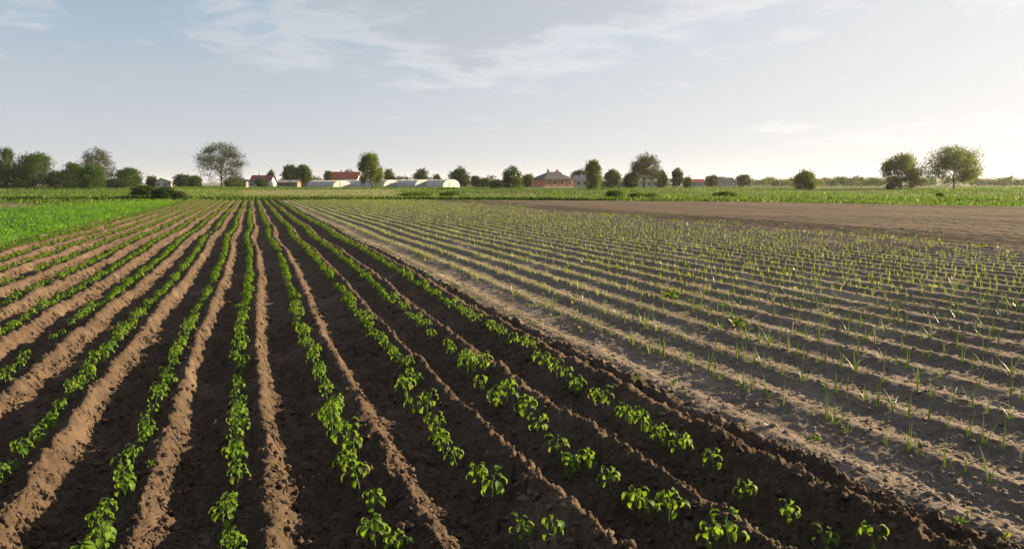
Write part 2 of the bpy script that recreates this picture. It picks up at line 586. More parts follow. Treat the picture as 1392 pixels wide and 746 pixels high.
def build_fields():
    LV = [(-2.0, 5.2, 0.0135, 0.0135), (5.0, 10.2, 0.026, 0.026), (10.0, 22.3, 0.05, 0.06), (22.0, 46.0, 0.085, 0.14), (45.4, 112.0, 0.11, 0.5)]
    soils = {'pepper_field': [], 'onion_field': [], 'tilled_field': [], 'dry_tilled_field': []}
    for lod, (d0, d1, du, dv) in enumerate(LV):
        s, c = HF
        tl, tr = math.tan(math.radians(17.5)), math.tan(math.radians(56.5))
        vmax = min(d1 / (c - tl * s) + 1, 118)
        vmin = max(1.4, d0 / (c + tr * s) - 1) if lod else 1.9
        u = np.arange(-tl * vmax - 0.6, tr * min(vmax, d1 / (c + tr * s) + 3) + 2, du)
        u = u[(u > LEFT_K * CK)]
        v = np.arange(vmin, vmax, dv)
        nu, nv = len(u), len(v)
        # cut the grid to the view in strips of rows so that it stays small
        fu = 0.5 * (u[:-1] + u[1:]); fv = 0.5 * (v[:-1] + v[1:])
        FU, FV = np.meshgrid(fu, fv)
        dd = depth(FU, FV)
        keep = (dd >= d0) & (dd < d1) & (FU > -tl * FV - 0.5) & (FU < tr * FV + 0.8) & (FV < v_end(FU))
        jj, ii = np.nonzero(keep)
        kk = (FU - bend(FU, FV))[keep] / CK
        kk = kk + np.where(kk < 5, .045, .5) * fbm(FU[keep] * 3.5, FV[keep] * 3.5, 3, 55)       # the plots meet raggedly
        quads = np.stack([jj * nu + ii, jj * nu + ii + 1, (jj + 1) * nu + ii + 1, (jj + 1) * nu + ii], 1)
        for nm, a, b in (('pepper_field', -99, EDGE_K), ('onion_field', EDGE_K, ONI_END), ('tilled_field', ONI_END, 15.4), ('dry_tilled_field', 15.4, 33)):
            sel = (kk >= a) & (kk < b)
            if nm == 'tilled_field':
                sel |= kk >= 33
            q = quads[sel]
            if not len(q):
                continue
            idx, inv = np.unique(q.ravel(), return_inverse=True)
            x = u[idx % nu]; y = v[idx // nu]
            if lod >= 2:
                y = np.minimum(y, v_end(x))
            z = soil_height(x, y, lod)
            soils[nm].append((np.stack([x, y, z], 1), inv.reshape(-1, 4)))
    # coarse bed under and around the detailed ground (also behind and beside the camera)
    u = np.arange(LEFT_K * CK, 40, 0.11); v = np.concatenate([np.arange(-6, 14, 0.4)])
    U, V = np.meshgrid(u, v)
    Z = soil_height(U, V, 4) - 0.075
    nu = len(u)
    jj, ii = np.meshgrid(np.arange(len(v) - 1), np.arange(nu - 1), indexing='ij')
    jj = jj.ravel(); ii = ii.ravel()
    kk = (u[ii] + 0.05) / CK
    quads = np.stack([jj * nu + ii, jj * nu + ii + 1, (jj + 1) * nu + ii + 1, (jj + 1) * nu + ii], 1)
    pts = np.stack([U.ravel(), V.ravel(), Z.ravel()], 1)
    for nm, a, b in (('pepper_field', -99, EDGE_K), ('onion_field', EDGE_K, ONI_END), ('tilled_field', ONI_END, 999)):
        q = quads[(kk >= a) & (kk < b)]
        idx, inv = np.unique(q.ravel(), return_inverse=True)
        soils[nm].append((pts[idx], inv.reshape(-1, 4)))
    lab = {'pepper_field': ('dark moist ridged soil between the pepper rows', 'pepper_soil'),
           'onion_field': ('dry grey ridged soil of the onion rows', 'onion_soil'),
           'tilled_field': ('bare dark tilled soil beyond the onion rows', 'bare_dark'),
           'dry_tilled_field': ('bare paler dry tilled soil below the green verge', 'bare_pale')}
    for nm, parts in soils.items():
        off = 0; vs = []; fs = []
        for a, f in parts:
            vs.append(a); fs.append(f + off); off += len(a)
        me = mesh_np(nm, np.concatenate(vs), np.concatenate(fs), M[lab[nm][1]], smooth=True)
        put(nm, me, label=lab[nm][0], kind='structure')


build_fields()


def hz(x, y):
    x = np.atleast_1d(np.asarray(x, float)); y = np.atleast_1d(np.asarray(y, float))
    return soil_height(x, y, 0)


# ground sheet out to the horizon
def build_ground():
    rr = np.concatenate([[0.0], np.geomspace(6, 6000, 70)])
    na = 144
    aa = np.arange(na) / na * 2 * math.pi
    x = (rr[1:, None] * np.sin(aa)).ravel(); y = (rr[1:, None] * np.cos(aa)).ravel()
    x = np.append(x, 0); y = np.append(y, 0)
    z = ground_z(depth(x, y)) + 0.5 * fbm(x / 60, y / 60, 2, 91) * ss(120, 300, np.hypot(x, y)) * 0.6
    f = []
    nr = len(rr) - 1
    for i in range(nr - 1):
        a = np.arange(na); b = (a + 1) % na
        f.append(np.stack([i * na + b, i * na + a, (i + 1) * na + a, (i + 1) * na + b], 1))
    c = nr * na
    tri = np.stack([np.arange(na), (np.arange(na) + 1) % na, np.full(na, c)], 1)
    m, nt, out = new_mat('rough grassland')
    n1 = pos_noise(nt, 0.03, 5, 0.6); n2 = pos_noise(nt, 0.5, 6, 0.7)
    cc = mix_col(nt, maprange(nt, n2, 0.35, 0.65), (0.03, 0.055, 0.012), (0.065, 0.11, 0.02))
    cc = mix_col(nt, maprange(nt, n1, 0.5, 0.66), cc, (0.11, 0.12, 0.045))
    b = nt.nodes.new('ShaderNodeBsdfPrincipled'); b.inputs['Roughness'].default_value = 1.0; b.inputs['Specular IOR Level'].default_value = 0.05
    nt.links.new(cc, b.inputs['Base Color']); nt.links.new(b.outputs[0], out.inputs[0])
    put('ground', mesh_np('ground', np.stack([x, y, z], 1), [np.concatenate(f), tri], m, smooth=True), kind='structure', label='flat green land reaching to the horizon')

    # patches of other cover lying on the land: pale meadow, fallow strips
    def patch(name, px0, px1, d0, d1, mat, label, lift=0.05, n=24):
        vs = []; fs = []
        for j in range(n + 1):
            dd_ = d0 + (d1 - d0) * j / n
            for i in range(n + 1):
                wob = 0.0 if 0 < i < n else 4 * (math.sin(j * 1.7) + math.sin(j * 0.6))
                x_, y_ = W(px0 + (px1 - px0) * i / n + wob, dd_ + (0 if 0 < j < n else 1.5 * math.sin(i * 1.3)))
                vs.append((x_, y_, float(ground_z(depth(x_, y_))) + lift))
        for j in range(n):
            for i in range(n):
                a_ = j * (n + 1) + i
                fs.append((a_, a_ + 1, a_ + n + 2, a_ + n + 1))
        put(name, mesh_np(name, np.array(vs), np.array(fs), mat, smooth=True), kind='structure', label=label)
    dry = soil_mat('dry meadow', (0.11, 0.125, 0.045), (0.17, 0.175, 0.07), (0.24, 0.22, 0.11), 0.3, 0.3, (0.15, 0.15, 0.15), 0.4, 0.7)
    patch('meadow', 235, 570, 107, 205, dry, 'pale mown meadow behind the pepper rows')
    patch('fallow_strip', -160, 42, 66, 84, M['bare_pale'], 'brown fallow strip behind the bright green crop', 0.12)
    patch('fallow_plot', 600, 735, 118, 165, M['bare_pale'], 'small brown plot between green verges')


build_ground()

# loose clods and crumbs lying on the soil (nobody could count them)
def build_clods():
    rng = np.random.default_rng(5)
    ico = bpy.data.meshes.new('t')
    import bmesh
    bm = bmesh.new(); bmesh.ops.create_icosphere(bm, subdivisions=1, radius=1.0)
    bv = np.array([v.co[:] for v in bm.verts]); bf = np.array([[v.index for v in f.verts] for f in bm.faces]); bm.free()
    bpy.data.meshes.remove(ico)
    bm = bmesh.new(); bmesh.ops.create_icosphere(bm, subdivisions=2, radius=1.0)
    bv2 = np.array([v.co[:] for v in bm.verts]); bf2 = np.array([[v.index for v in f.verts] for f in bm.faces]); bm.free()
    def make(name, n, krange, dmax, size, mat, label, power=1.9):
        us = []; vs_ = []
        while sum(map(len, us)) < n:
            d = 3 + (dmax - 3) * rng.random(n) ** power
            lat = rng.uniform(-0.78, 0.78, n) * d
            x = d * HF[0] + lat * R_[0]; y = d * HF[1] + lat * R_[1]
            k = (x - bend(x, y)) / CK
            ok = (k > krange[0]) & (k < krange[1]) & (y > 1.9) & (y < v_end(x))
            us.append(x[ok]); vs_.append(y[ok])
        x = np.concatenate(us)[:n]; y = np.concatenate(vs_)[:n]
        z = soil_height(x, y, 0)
        r = size * np.exp(rng.normal(0, 0.5, n)); r = np.minimum(r, size * 3.2)
        big = r > size * 1.9
        for sel, V, Fc, nm in ((~big, bv, bf, name), (big, bv2, bf2, name)):
            m_ = int(sel.sum())
            if not m_:
                continue
            ang = rng.uniform(0, 6.28, m_)
            sc = np.stack([rng.uniform(.8, 1.5, m_), rng.uniform(.7, 1.1, m_), rng.uniform(.5, .9, m_)], 1)
            w = V[None] * sc[:, None] * (1 + 0.85 * (rng.random((m_, len(V), 1)) - 0.5))
            ca, sa = np.cos(ang)[:, None], np.sin(ang)[:, None]
            w = np.stack([w[..., 0] * ca - w[..., 1] * sa, w[..., 0] * sa + w[..., 1] * ca, w[..., 2]], -1) * r[sel][:, None, None]
            w += np.stack([x[sel], y[sel], z[sel] + 0.25 * r[sel]], 1)[:, None]
            f = (Fc[None] + (np.arange(m_) * len(V))[:, None, None]).reshape(-1, 3)
            me = mesh_np(nm, w.reshape(-1, 3), f, mat, smooth=False)
            yield me
    for nm, args, lab in (('soil_clods', (18000, (-4.2, EDGE_K + 0.06), 16, 0.0085, M['clod']), 'loose dark clods scattered over the pepper rows'),
                          ('soil_crumbs', (5000, (EDGE_K, ONI_END), 15, 0.008, M['crumb']), 'dry crumbs scattered over the onion rows')):
        ms = list(make(nm, *args, lab))
        import bmesh as _b
        bm = _b.new()
        for me in ms:
            bm.from_mesh(me)
        me = bpy.data.meshes.new(nm); bm.to_mesh(me); bm.free(); me.materials.append(args[4])
        for q in ms:
            bpy.data.meshes.remove(q)
        put(nm, me, label=lab, kind='stuff', cat='soil')


build_clods()

# ------------------------------------------------------------------ crop plants
ONES = ['', 'first', 'second', 'third', 'fourth', 'fifth', 'sixth', 'seventh', 'eighth', 'ninth', 'tenth', 'eleventh', 'twelfth', 'thirteenth',
        'fourteenth', 'fifteenth', 'sixteenth', 'seventeenth', 'eighteenth', 'nineteenth']
TENS = ['', '', 'twent', 'thirt', 'fort', 'fift', 'sixt', 'sevent', 'eight', 'ninet']


def ordinal(n):
    if n < 20:
        return ONES[n]
    if n < 100:
        return TENS[n // 10] + ('ieth' if n % 10 == 0 else 'y-' + ONES[n % 10])
    return 'hundred-and-' + ordinal(n - 100) if n > 100 else 'hundredth'


def in_view(x, y, z, m=0):
    a, b, f = project(x, y, z)
    return (f > 0.5) & (a > -m) & (a < 1392 + m) & (b < 746 + m)


# --- one pepper leaf, several ways of hanging: blade along +X, folded along its midrib, arching down
def pepper_leaf(name, L, Wd, droop, fold, tint, petiole=0.25, seg=5):
    v = []; f = []
    ang = 0.35
    p = np.array([0.0, 0, 0])
    pl = L * petiole
    dirv = lambda a: np.array([math.cos(a), 0, math.sin(a)])
    # petiole as a narrow strip
    q = p + dirv(ang) * pl
    v += [p + (0, .0016, 0), p - (0, .0016, 0)]
    ws = [0.06, 0.72, 1.0, 0.82, 0.45, 0.03]
    rows = []
    p = q
    st = L * (1 - petiole) / seg
    for i in range(seg + 1):
        w = Wd * 0.5 * ws[i]
        n = np.array([-math.sin(ang), 0, math.cos(ang)])
        wave = 0.004 * math.sin(i * 2.1 + tint * 9)
        rows.append(len(v))
        v += [p + np.array([0, w, 0]) + n * (w * fold + wave), p.copy(), p - np.array([0, w, 0]) + n * (w * fold - wave)]
        ang -= droop / seg
        p = p + dirv(ang) * st
    f.append((0, 1, rows[0] + 2, rows[0]))
    for i in range(seg):
        a, b = rows[i], rows[i + 1]
        f += [(a, a + 1, b + 1, b), (a + 1, a + 2, b + 2, b + 1)]
    return np.array(v), np.array(f), np.full(len(v), tint)


LEAVES = []
_r = random.Random(3)
for i in range(9):
    g = pepper_leaf('leaf', 1.0, 0.36 + 0.1 * _r.random(), 1.7 + 1.6 * (i % 5) / 4, 0.25 + 0.3 * _r.random(), [0.15, 0.3, 0.45, 0.6, 0.75, 0.5, 0.35, 0.85, 1.0][i])
    LEAVES.append(g)
LEAF_ME = [mesh_np('leaf', g[0], g[1], M['pepper_leaf'], g[2], smooth=True) for g in LEAVES]


def rot_leaf(v, az, pitch, roll, L):
    cr, sr = math.cos(roll), math.sin(roll)
    w = np.stack([v[:, 0], v[:, 1] * cr - v[:, 2] * sr, v[:, 1] * sr + v[:, 2] * cr], 1)
    cp, sp = math.cos(pitch), math.sin(pitch)
    w = np.stack([w[:, 0] * cp - w[:, 2] * sp, w[:, 1], w[:, 0] * sp + w[:, 2] * cp], 1)
    ca, sa = math.cos(az), math.sin(az)
    return np.stack([w[:, 0] * ca - w[:, 1] * sa, w[:, 0] * sa + w[:, 1] * ca, w[:, 2]], 1) * L


class Plant:
    """layout of one young pepper plant: a stem, a few side shoots, leaves hung from the nodes"""
    def __init__(self, rng, h, nleaf):
        lean = np.array([rng.uniform(-.18, .18), rng.uniform(-.18, .18), 1.0])
        self.stem = [np.zeros(3) - (0, 0, 0.04), lean * h * 0.35, lean * h * 0.7 + (rng.uniform(-.01, .01), rng.uniform(-.01, .01), 0), lean * h * 0.97]
        self.leaves = []
        ga = rng.uniform(0, 6.28)
        for i in range(nleaf):
            t = 0.42 + 0.58 * ((i + 0.5) / nleaf) ** 0.75
            base = self.at(t)
            az = ga + i * 2.4 + rng.uniform(-.35, .35)
            out = 0.012 + 0.05 * (1 - t)
            base = base + np.array([math.cos(az), math.sin(az), 0.6]) * out * rng.uniform(.4, 1)
            L = h * rng.uniform(.32, .52) * (1.0 if t < 0.9 else 0.8)
            kind = rng.choice([0, 1, 2, 3, 4, 5, 6, 7])
            if t < 0.6 and rng.random() < 0.05:
                kind = 8
            pitch = rng.uniform(-.45, .25) + (0.35 if t > 0.88 else 0)
            self.leaves.append((base, az, pitch, rng.uniform(-.3, .3), L, kind))

    def at(self, t):
        s = self.stem; n = len(s) - 1
        i = min(int(t * n), n - 1)
        return s[i] + (s[i + 1] - s[i]) * (t * n - i)

    def stem_mesh(self, h):
        mb = MB().tube(self.stem, [.0042 * h / .22, .0038 * h / .22, .003 * h / .22, .0018 * h / .22], 5)
        for b, az, *_ in self.leaves[::2]:
            q = np.array([b[0] * .0, b[1] * .0, 0])
            t = np.clip(b[2] / self.stem[-1][2] - 0.12, 0.1, 1)
            mb.tube([self.at(t), b], [.0022, .0014], 4, cap=False)
        me = mb.mesh('stem', M['pepper_stem'], True)
        return me


def bake_leaves(plants_xyzsr, protos, lite):
    """joined foliage of many plants: lite 0 = full leaves, 1 = folded diamonds"""
    V = []; Fq = []; T = []; off = 0
    for (x, y, z, s, r, pi) in plants_xyzsr:
        pv, pf, pt = protos[pi]
        c, sn = math.cos(r), math.sin(r)
        w = np.stack([pv[:, 0] * c - pv[:, 1] * sn, pv[:, 0] * sn + pv[:, 1] * c, pv[:, 2]], 1) * s + (x, y, z)
        V.append(w); Fq.append(pf + off); T.append(pt); off += len(w)
    return np.concatenate(V), np.concatenate(Fq), np.concatenate(T)


def proto_full(pl):
    V = []; Fq = []; T = []; off = 0
    for b, az, pi, ro, L, kd in pl.leaves:
        v, f, t = LEAVES[kd]
        w = rot_leaf(v, az, pi, ro, L) + b
        V.append(w); Fq.append(f + off); T.append(t); off += len(w)
    return np.concatenate(V), np.concatenate(Fq), np.concatenate(T)


def proto_lite(pl, step=1, grow=1.0):
    ls = pl.leaves[::step]
    pos = np.array([b for b, *_ in ls])
    d = np.array([[math.cos(az) * math.cos(pi - .55), math.sin(az) * math.cos(pi - .55), math.sin(pi - .55)] for _, az, pi, *_ in ls])
    L = np.array([l[4] for l in ls]) * grow
    t = np.array([LEAVES[l[5]][2][0] for l in ls])
    return leaf_quads(pos, d, np.tile([0, 0, 1.0], (len(ls), 1)), L, L * 0.55, t)


def build_peppers():
    rng = random.Random(11)
    # plants read off the photograph (picture column, row of the stem foot) for the near end of the sparser rows
    near = {
        6: [(1193, 748), (1119, 731), (1074, 702), (1019, 672), (972, 637), (931, 618), (898, 600), (871, 585), (850, 573), (818, 555), (806, 545), (787, 531), (768, 519), (757, 514), (738, 500)],
        5: [(995, 752), (960, 742), (910, 712), (872, 690), (833, 661), (796, 635), (779, 630), (757, 615), (727, 588), (711, 566), (688, 549), (674, 546), (655, 528), (660, 508), (634, 505)],
        4: [(755, 742), (705, 722), (667, 672), (645, 652), (622, 628), (603, 612), (594, 598), (587, 584), (578, 566), (566, 552), (556, 542), (546, 530)],
        3: [(540, 756), (512, 745), (507, 695), (491, 668), (466, 645), (478, 632), (467, 612), (459, 603), (452, 590), (447, 580)],
    }
    plants = []          # row, x, y, z, height, rotation
    for r, k in enumerate(PEP_ROWS):
        ri = r - 7        # index in the picture's own row numbering (z row = 0)
        v = 2.0
        if ri in near:
            us = []
            for a, b in near[ri]:
                q = P(a, b, 0.02)
                us.append(q[1])
                plants.append((r, q[0], q[1], rng.uniform(.175, .26), rng.uniform(0, 6.28), rng.randrange(8)))
            v = max(us) + 0.16
        end = None
        while True:
            u0 = (k - float(np.interp(k, [a + b for a, b in zip(WARP_K, WARP_D)], WARP_D))) * CK
            u = u0 + float(bend(np.array([u0]), np.array([v]))[0]) + rng.gauss(0, .02)
            if v > v_end(u) - 0.4:
                break
            gap = vnoise(np.array([v * 0.35]), np.array([r * 3.7]), 77)[0] < -0.33
            if not (gap and rng.random() < .7):
                hh = rng.uniform(.11, .20)
                plants.append((r, u, v, hh, rng.uniform(0, 6.28), rng.randrange(8)))
            v += rng.uniform(.13, .23) if ri < 3 else rng.uniform(.14, .25)
    A = np.array([(p[1], p[2]) for p in plants])
    Z = soil_height(A[:, 0], A[:, 1], 0) - 0.01
    dd = depth(A[:, 0], A[:, 1])
    a_, b_, f_ = project(A[:, 0], A[:, 1], Z + 0.1)
    vis = (a_ > -5) & (a_ < 1397) & (b_ < 752) & (f_ > 0)
    order = [i for i in np.argsort(dd) if vis[i]]
    single = set(order[:300]); detailed = set(order[:95])
    wide = (a_ > -260) & (a_ < 1600) & (f_ > 0)
    protos = [Plant(random.Random(100 + i), 0.22, [13, 10, 15, 12, 9, 14, 11, 16][i]) for i in range(8)]
    stems = [p.stem_mesh(0.22) for p in protos]
    full = [proto_full(p) for p in protos]
    full_me = [mesh_np('foliage', *(full[i][0], full[i][1], M['pepper_leaf'], full[i][2]), smooth=True) for i in range(8)]
    count = {}
    G = 'young pepper plants in rows'
    for i in order[:300]:
        r, x, y, h, rot, pi = plants[i]
        count.setdefault(r, []).append((y, i))
    rank = {}
    for r, lst in count.items():
        for n_, (y, i) in enumerate(sorted(lst)):
            rank[i] = n_ + 1
    for i in order[:300]:
        r, x, y, h, rot, pi = plants[i]
        rowword = ordinal(len(PEP_ROWS) - r)
        label = 'pepper plant %s from the near end of the %s row from the pale strip' % (ordinal(rank[i]), rowword)
        e = empty('pepper_plant', (x, y, float(Z[i])), rot, label=label, cat='pepper plant', group=G)
        s = h / 0.22
        e.scale = (s, s, s)
        put('stem', stems[pi], e)
        if i in detailed:
            for b, az, pt, ro, L, kd in protos[pi].leaves:
                o = put('leaf', LEAF_ME[kd], e, loc=b, scale=L)
                o.rotation_mode = 'XYZ'
                o.rotation_euler = (ro, -pt, az)
        else:
            o = put('foliage', full_me[pi], e, kind='stuff')
    # the rest of the rows, too many to list
    lite1 = [proto_lite(p) for p in protos]
    lite2 = [proto_lite(p, 2, 1.25) for p in protos]
    mid = []; far = []
    for i, p in enumerate(plants):
        if i in single or not wide[i]:
            continue
        (mid if dd[i] < 34 else far).append((p[1], p[2], Z[i], p[3] / .22, p[4], p[5]))
    V1, F1, T1 = bake_leaves(mid, lite1, 1)
    V2, F2, T2 = bake_leaves(far, lite2, 1)
    me = mesh_np('pepper_rows', np.concatenate([V1, V2]), np.concatenate([F1, F2 + len(V1)]), M['pepper_leaf'], np.concatenate([T1, T2]))
    put('pepper_rows', me, label='distant pepper plants merging into green lines', cat='pepper plants', kind='stuff')


build_peppers()


# --- onions: two to four upright pointed leaves, a few bent over
def onion_blade(rng, h, lite=False):
    az = rng.uniform(0, 6.28); lean = abs(rng.gauss(0, .25)); bendy = rng.random() < .17
    n = 3 if lite else 6
    pts = []; p = np.array([rng.uniform(-.008, .008), rng.uniform(-.008, .008), -0.03]); a = lean * .5
    for i in range(n + 1):
        pts.append(p.copy())
        a += lean / n + (0.9 if bendy and i == int(n * .6) else 0)
        p = p + np.array([math.cos(az) * math.sin(a), math.sin(az) * math.sin(a), math.cos(a)]) * (h + .03) / n
    w = rng.uniform(.0042, .0066)
    rad = [w * (1.0 if i < n * .5 else max(.12, 1.6 * (1 - i / n))) for i in range(n + 1)]
    return pts, rad


def build_onions():
    rng = random.Random(21)
    blades = []
    for i in range(21):
        pts, rad = onion_blade(rng, rng.uniform(.14, .26))
        mb = MB().tube(pts, rad, 5, cap=False)
        me = mesh_np('leaf', np.array(mb.v), np.array(mb.f), M['onion_leaf'], np.linspace(.2, .9, len(mb.v)) * 0 + [.2, .35, .5, .65, .8, .4, .6][i % 7], smooth=True)
        blades.append((me, np.array(mb.v), np.array(mb.f)))
    combos = [[rng.randrange(21) for _ in range(rng.choice([2, 2, 3, 3, 4]))] for _ in range(16)]
    joined = []
    for cb in combos:
        V = []; Fq = []; T = []; off = 0
        for j, b in enumerate(cb):
            a = j * 2.1
            v = blades[b][1]; c, s = math.cos(a), math.sin(a)
            V.append(np.stack([v[:, 0] * c - v[:, 1] * s, v[:, 0] * s + v[:, 1] * c, v[:, 2]], 1)); Fq.append(blades[b][2] + off); off += len(v)
            T.append(np.full(len(v), [.2, .35, .5, .65, .8, .4, .6][b % 7]))
        joined.append(mesh_np('onion_plant', np.concatenate(V), np.concatenate(Fq), M['onion_leaf'], np.concatenate(T), smooth=True))
    plants = []
    for r, k in enumerate(ONI_ROWS):
        v = 1.0
        while True:
            u0 = k * CK
            u = u0 + float(bend(np.array([u0]), np.array([v]))[0]) + rng.gauss(0, .022)
            if v > v_end(u) - .3:
                break
            if rng.random() > (0.12 if r < N_ONI - 8 else 0.12 + .075 * (r - N_ONI + 9)):
                plants.append((r, u, v, rng.uniform(.6, 1.12), rng.uniform(0, 6.28), rng.randrange(16)))
            v += rng.uniform(.10, .22)
    A = np.array([(p[1], p[2]) for p in plants])
    Z = soil_height(A[:, 0], A[:, 1], 0)
    dd = depth(A[:, 0], A[:, 1])
    a_, b_, f_ = project(A[:, 0], A[:, 1], Z + 0.08)
    vis = (a_ > 0) & (a_ < 1392) & (b_ < 744) & (f_ > 0)
    order = [i for i in np.argsort(dd) if vis[i]]
    rank = {}; cnt = {}
    for i in order[:300]:
        cnt.setdefault(plants[i][0], []).append((plants[i][2], i))
    for r, lst in cnt.items():
        for n_, (y, i) in enumerate(sorted(lst)):
            rank[i] = n_ + 1
    G = 'young onion plants in rows'
    for n_, i in enumerate(order[:300]):
        r, x, y, s, rot, ci = plants[i]
        label = 'onion shoot %s from the near end of the %s onion row from the pale strip' % (ordinal(rank[i]), ordinal(r + 1))
        if n_ < 110:
            e = empty('onion_plant', (x, y, float(Z[i])), rot, label=label, cat='onion plant', group=G)
            e.scale = (s, s, s)
            for j, b in enumerate(combos[ci]):
                put('leaf', blades[b][0], e, rotz=j * 2.1)
        else:
            e = put('onion_plant', joined[ci], loc=(x, y, float(Z[i])), rotz=rot, scale=s, label=label, cat='onion plant', group=G)
    single = set(order[:300])
    # rest of the rows
    nr = np.random.default_rng(8)
    idx = np.array([i for i in range(len(plants)) if i not in single and f_[i] > 0 and -60 < a_[i] < 1560])
    pos = []; dr = []; L = []; Wd = []; T = []
    for i in idx:
        nb = 4 if dd[i] < 30 else 3
        for j in range(nb):
            a = rng.uniform(0, 6.28); ln = abs(rng.gauss(0, .28))
            pos.append((A[i, 0] + rng.uniform(-.01, .01), A[i, 1] + rng.uniform(-.01, .01), Z[i] - .01))
            dr.append((math.cos(a) * ln, math.sin(a) * ln, 1)); L.append(rng.uniform(.08, .185)); Wd.append(.0056 + .00012 * dd[i]); T.append(rng.random() * .75)
    pos = np.array(pos); dr = np.array(dr)
    nrm = np.tile([[-F_[0], -F_[1], 0.0]], (len(pos), 1)) + nr.normal(size=(len(pos), 3)) * .6
    v, f, t = leaf_quads(pos, dr, nrm, np.array(L), np.array(Wd), np.array(T))
    put('onion_rows', mesh_np('onion_rows', v, f, M['onion_leaf'], t), label='distant onion shoots merging into pale green lines', cat='onion plants', kind='stuff')


build_onions()


# ------------------------------------------------------------------ uncountable green cover
def scatter_blades(name, pts, zs, hmin, hmax, wmin, wmax, mat, label, seed, per=3, yellow=0.06, spread=0.12, lean=0.35, tint_at=None, cat='grass'):
    rng = np.random.default_rng(seed)
    n = len(pts) * per
    b = np.repeat(pts, per, 0) + rng.normal(size=(n, 2)) * spread
    z = np.repeat(zs, per)
    d = np.stack([rng.normal(size=n) * lean, rng.normal(size=n) * lean, np.ones(n)], 1)
    nrm = rng.normal(size=(n, 3))
    t = np.clip(rng.normal(.5, .2, n) + (0 if tint_at is None else np.repeat(tint_at, per)), 0, .93)
    t = np.where(rng.random(n) < yellow, 1.0, t)
    v, f, tt = leaf_quads(np.stack([b[:, 0], b[:, 1], z - .03], 1), d, nrm, rng.uniform(hmin, hmax, n), rng.uniform(wmin, wmax, n), t)
    return put(name, mesh_np(name, v, f, mat, tt), label=label, cat=cat, kind='stuff')


def region(rng, n, px0, px1, d0, d1, power=1.0):
    d = d0 + (d1 - d0) * rng.random(n) ** power
    px = rng.uniform(px0, px1, n)
    q = np.array([W(a, b) for a, b in zip(px, d)])
    return q, px, d


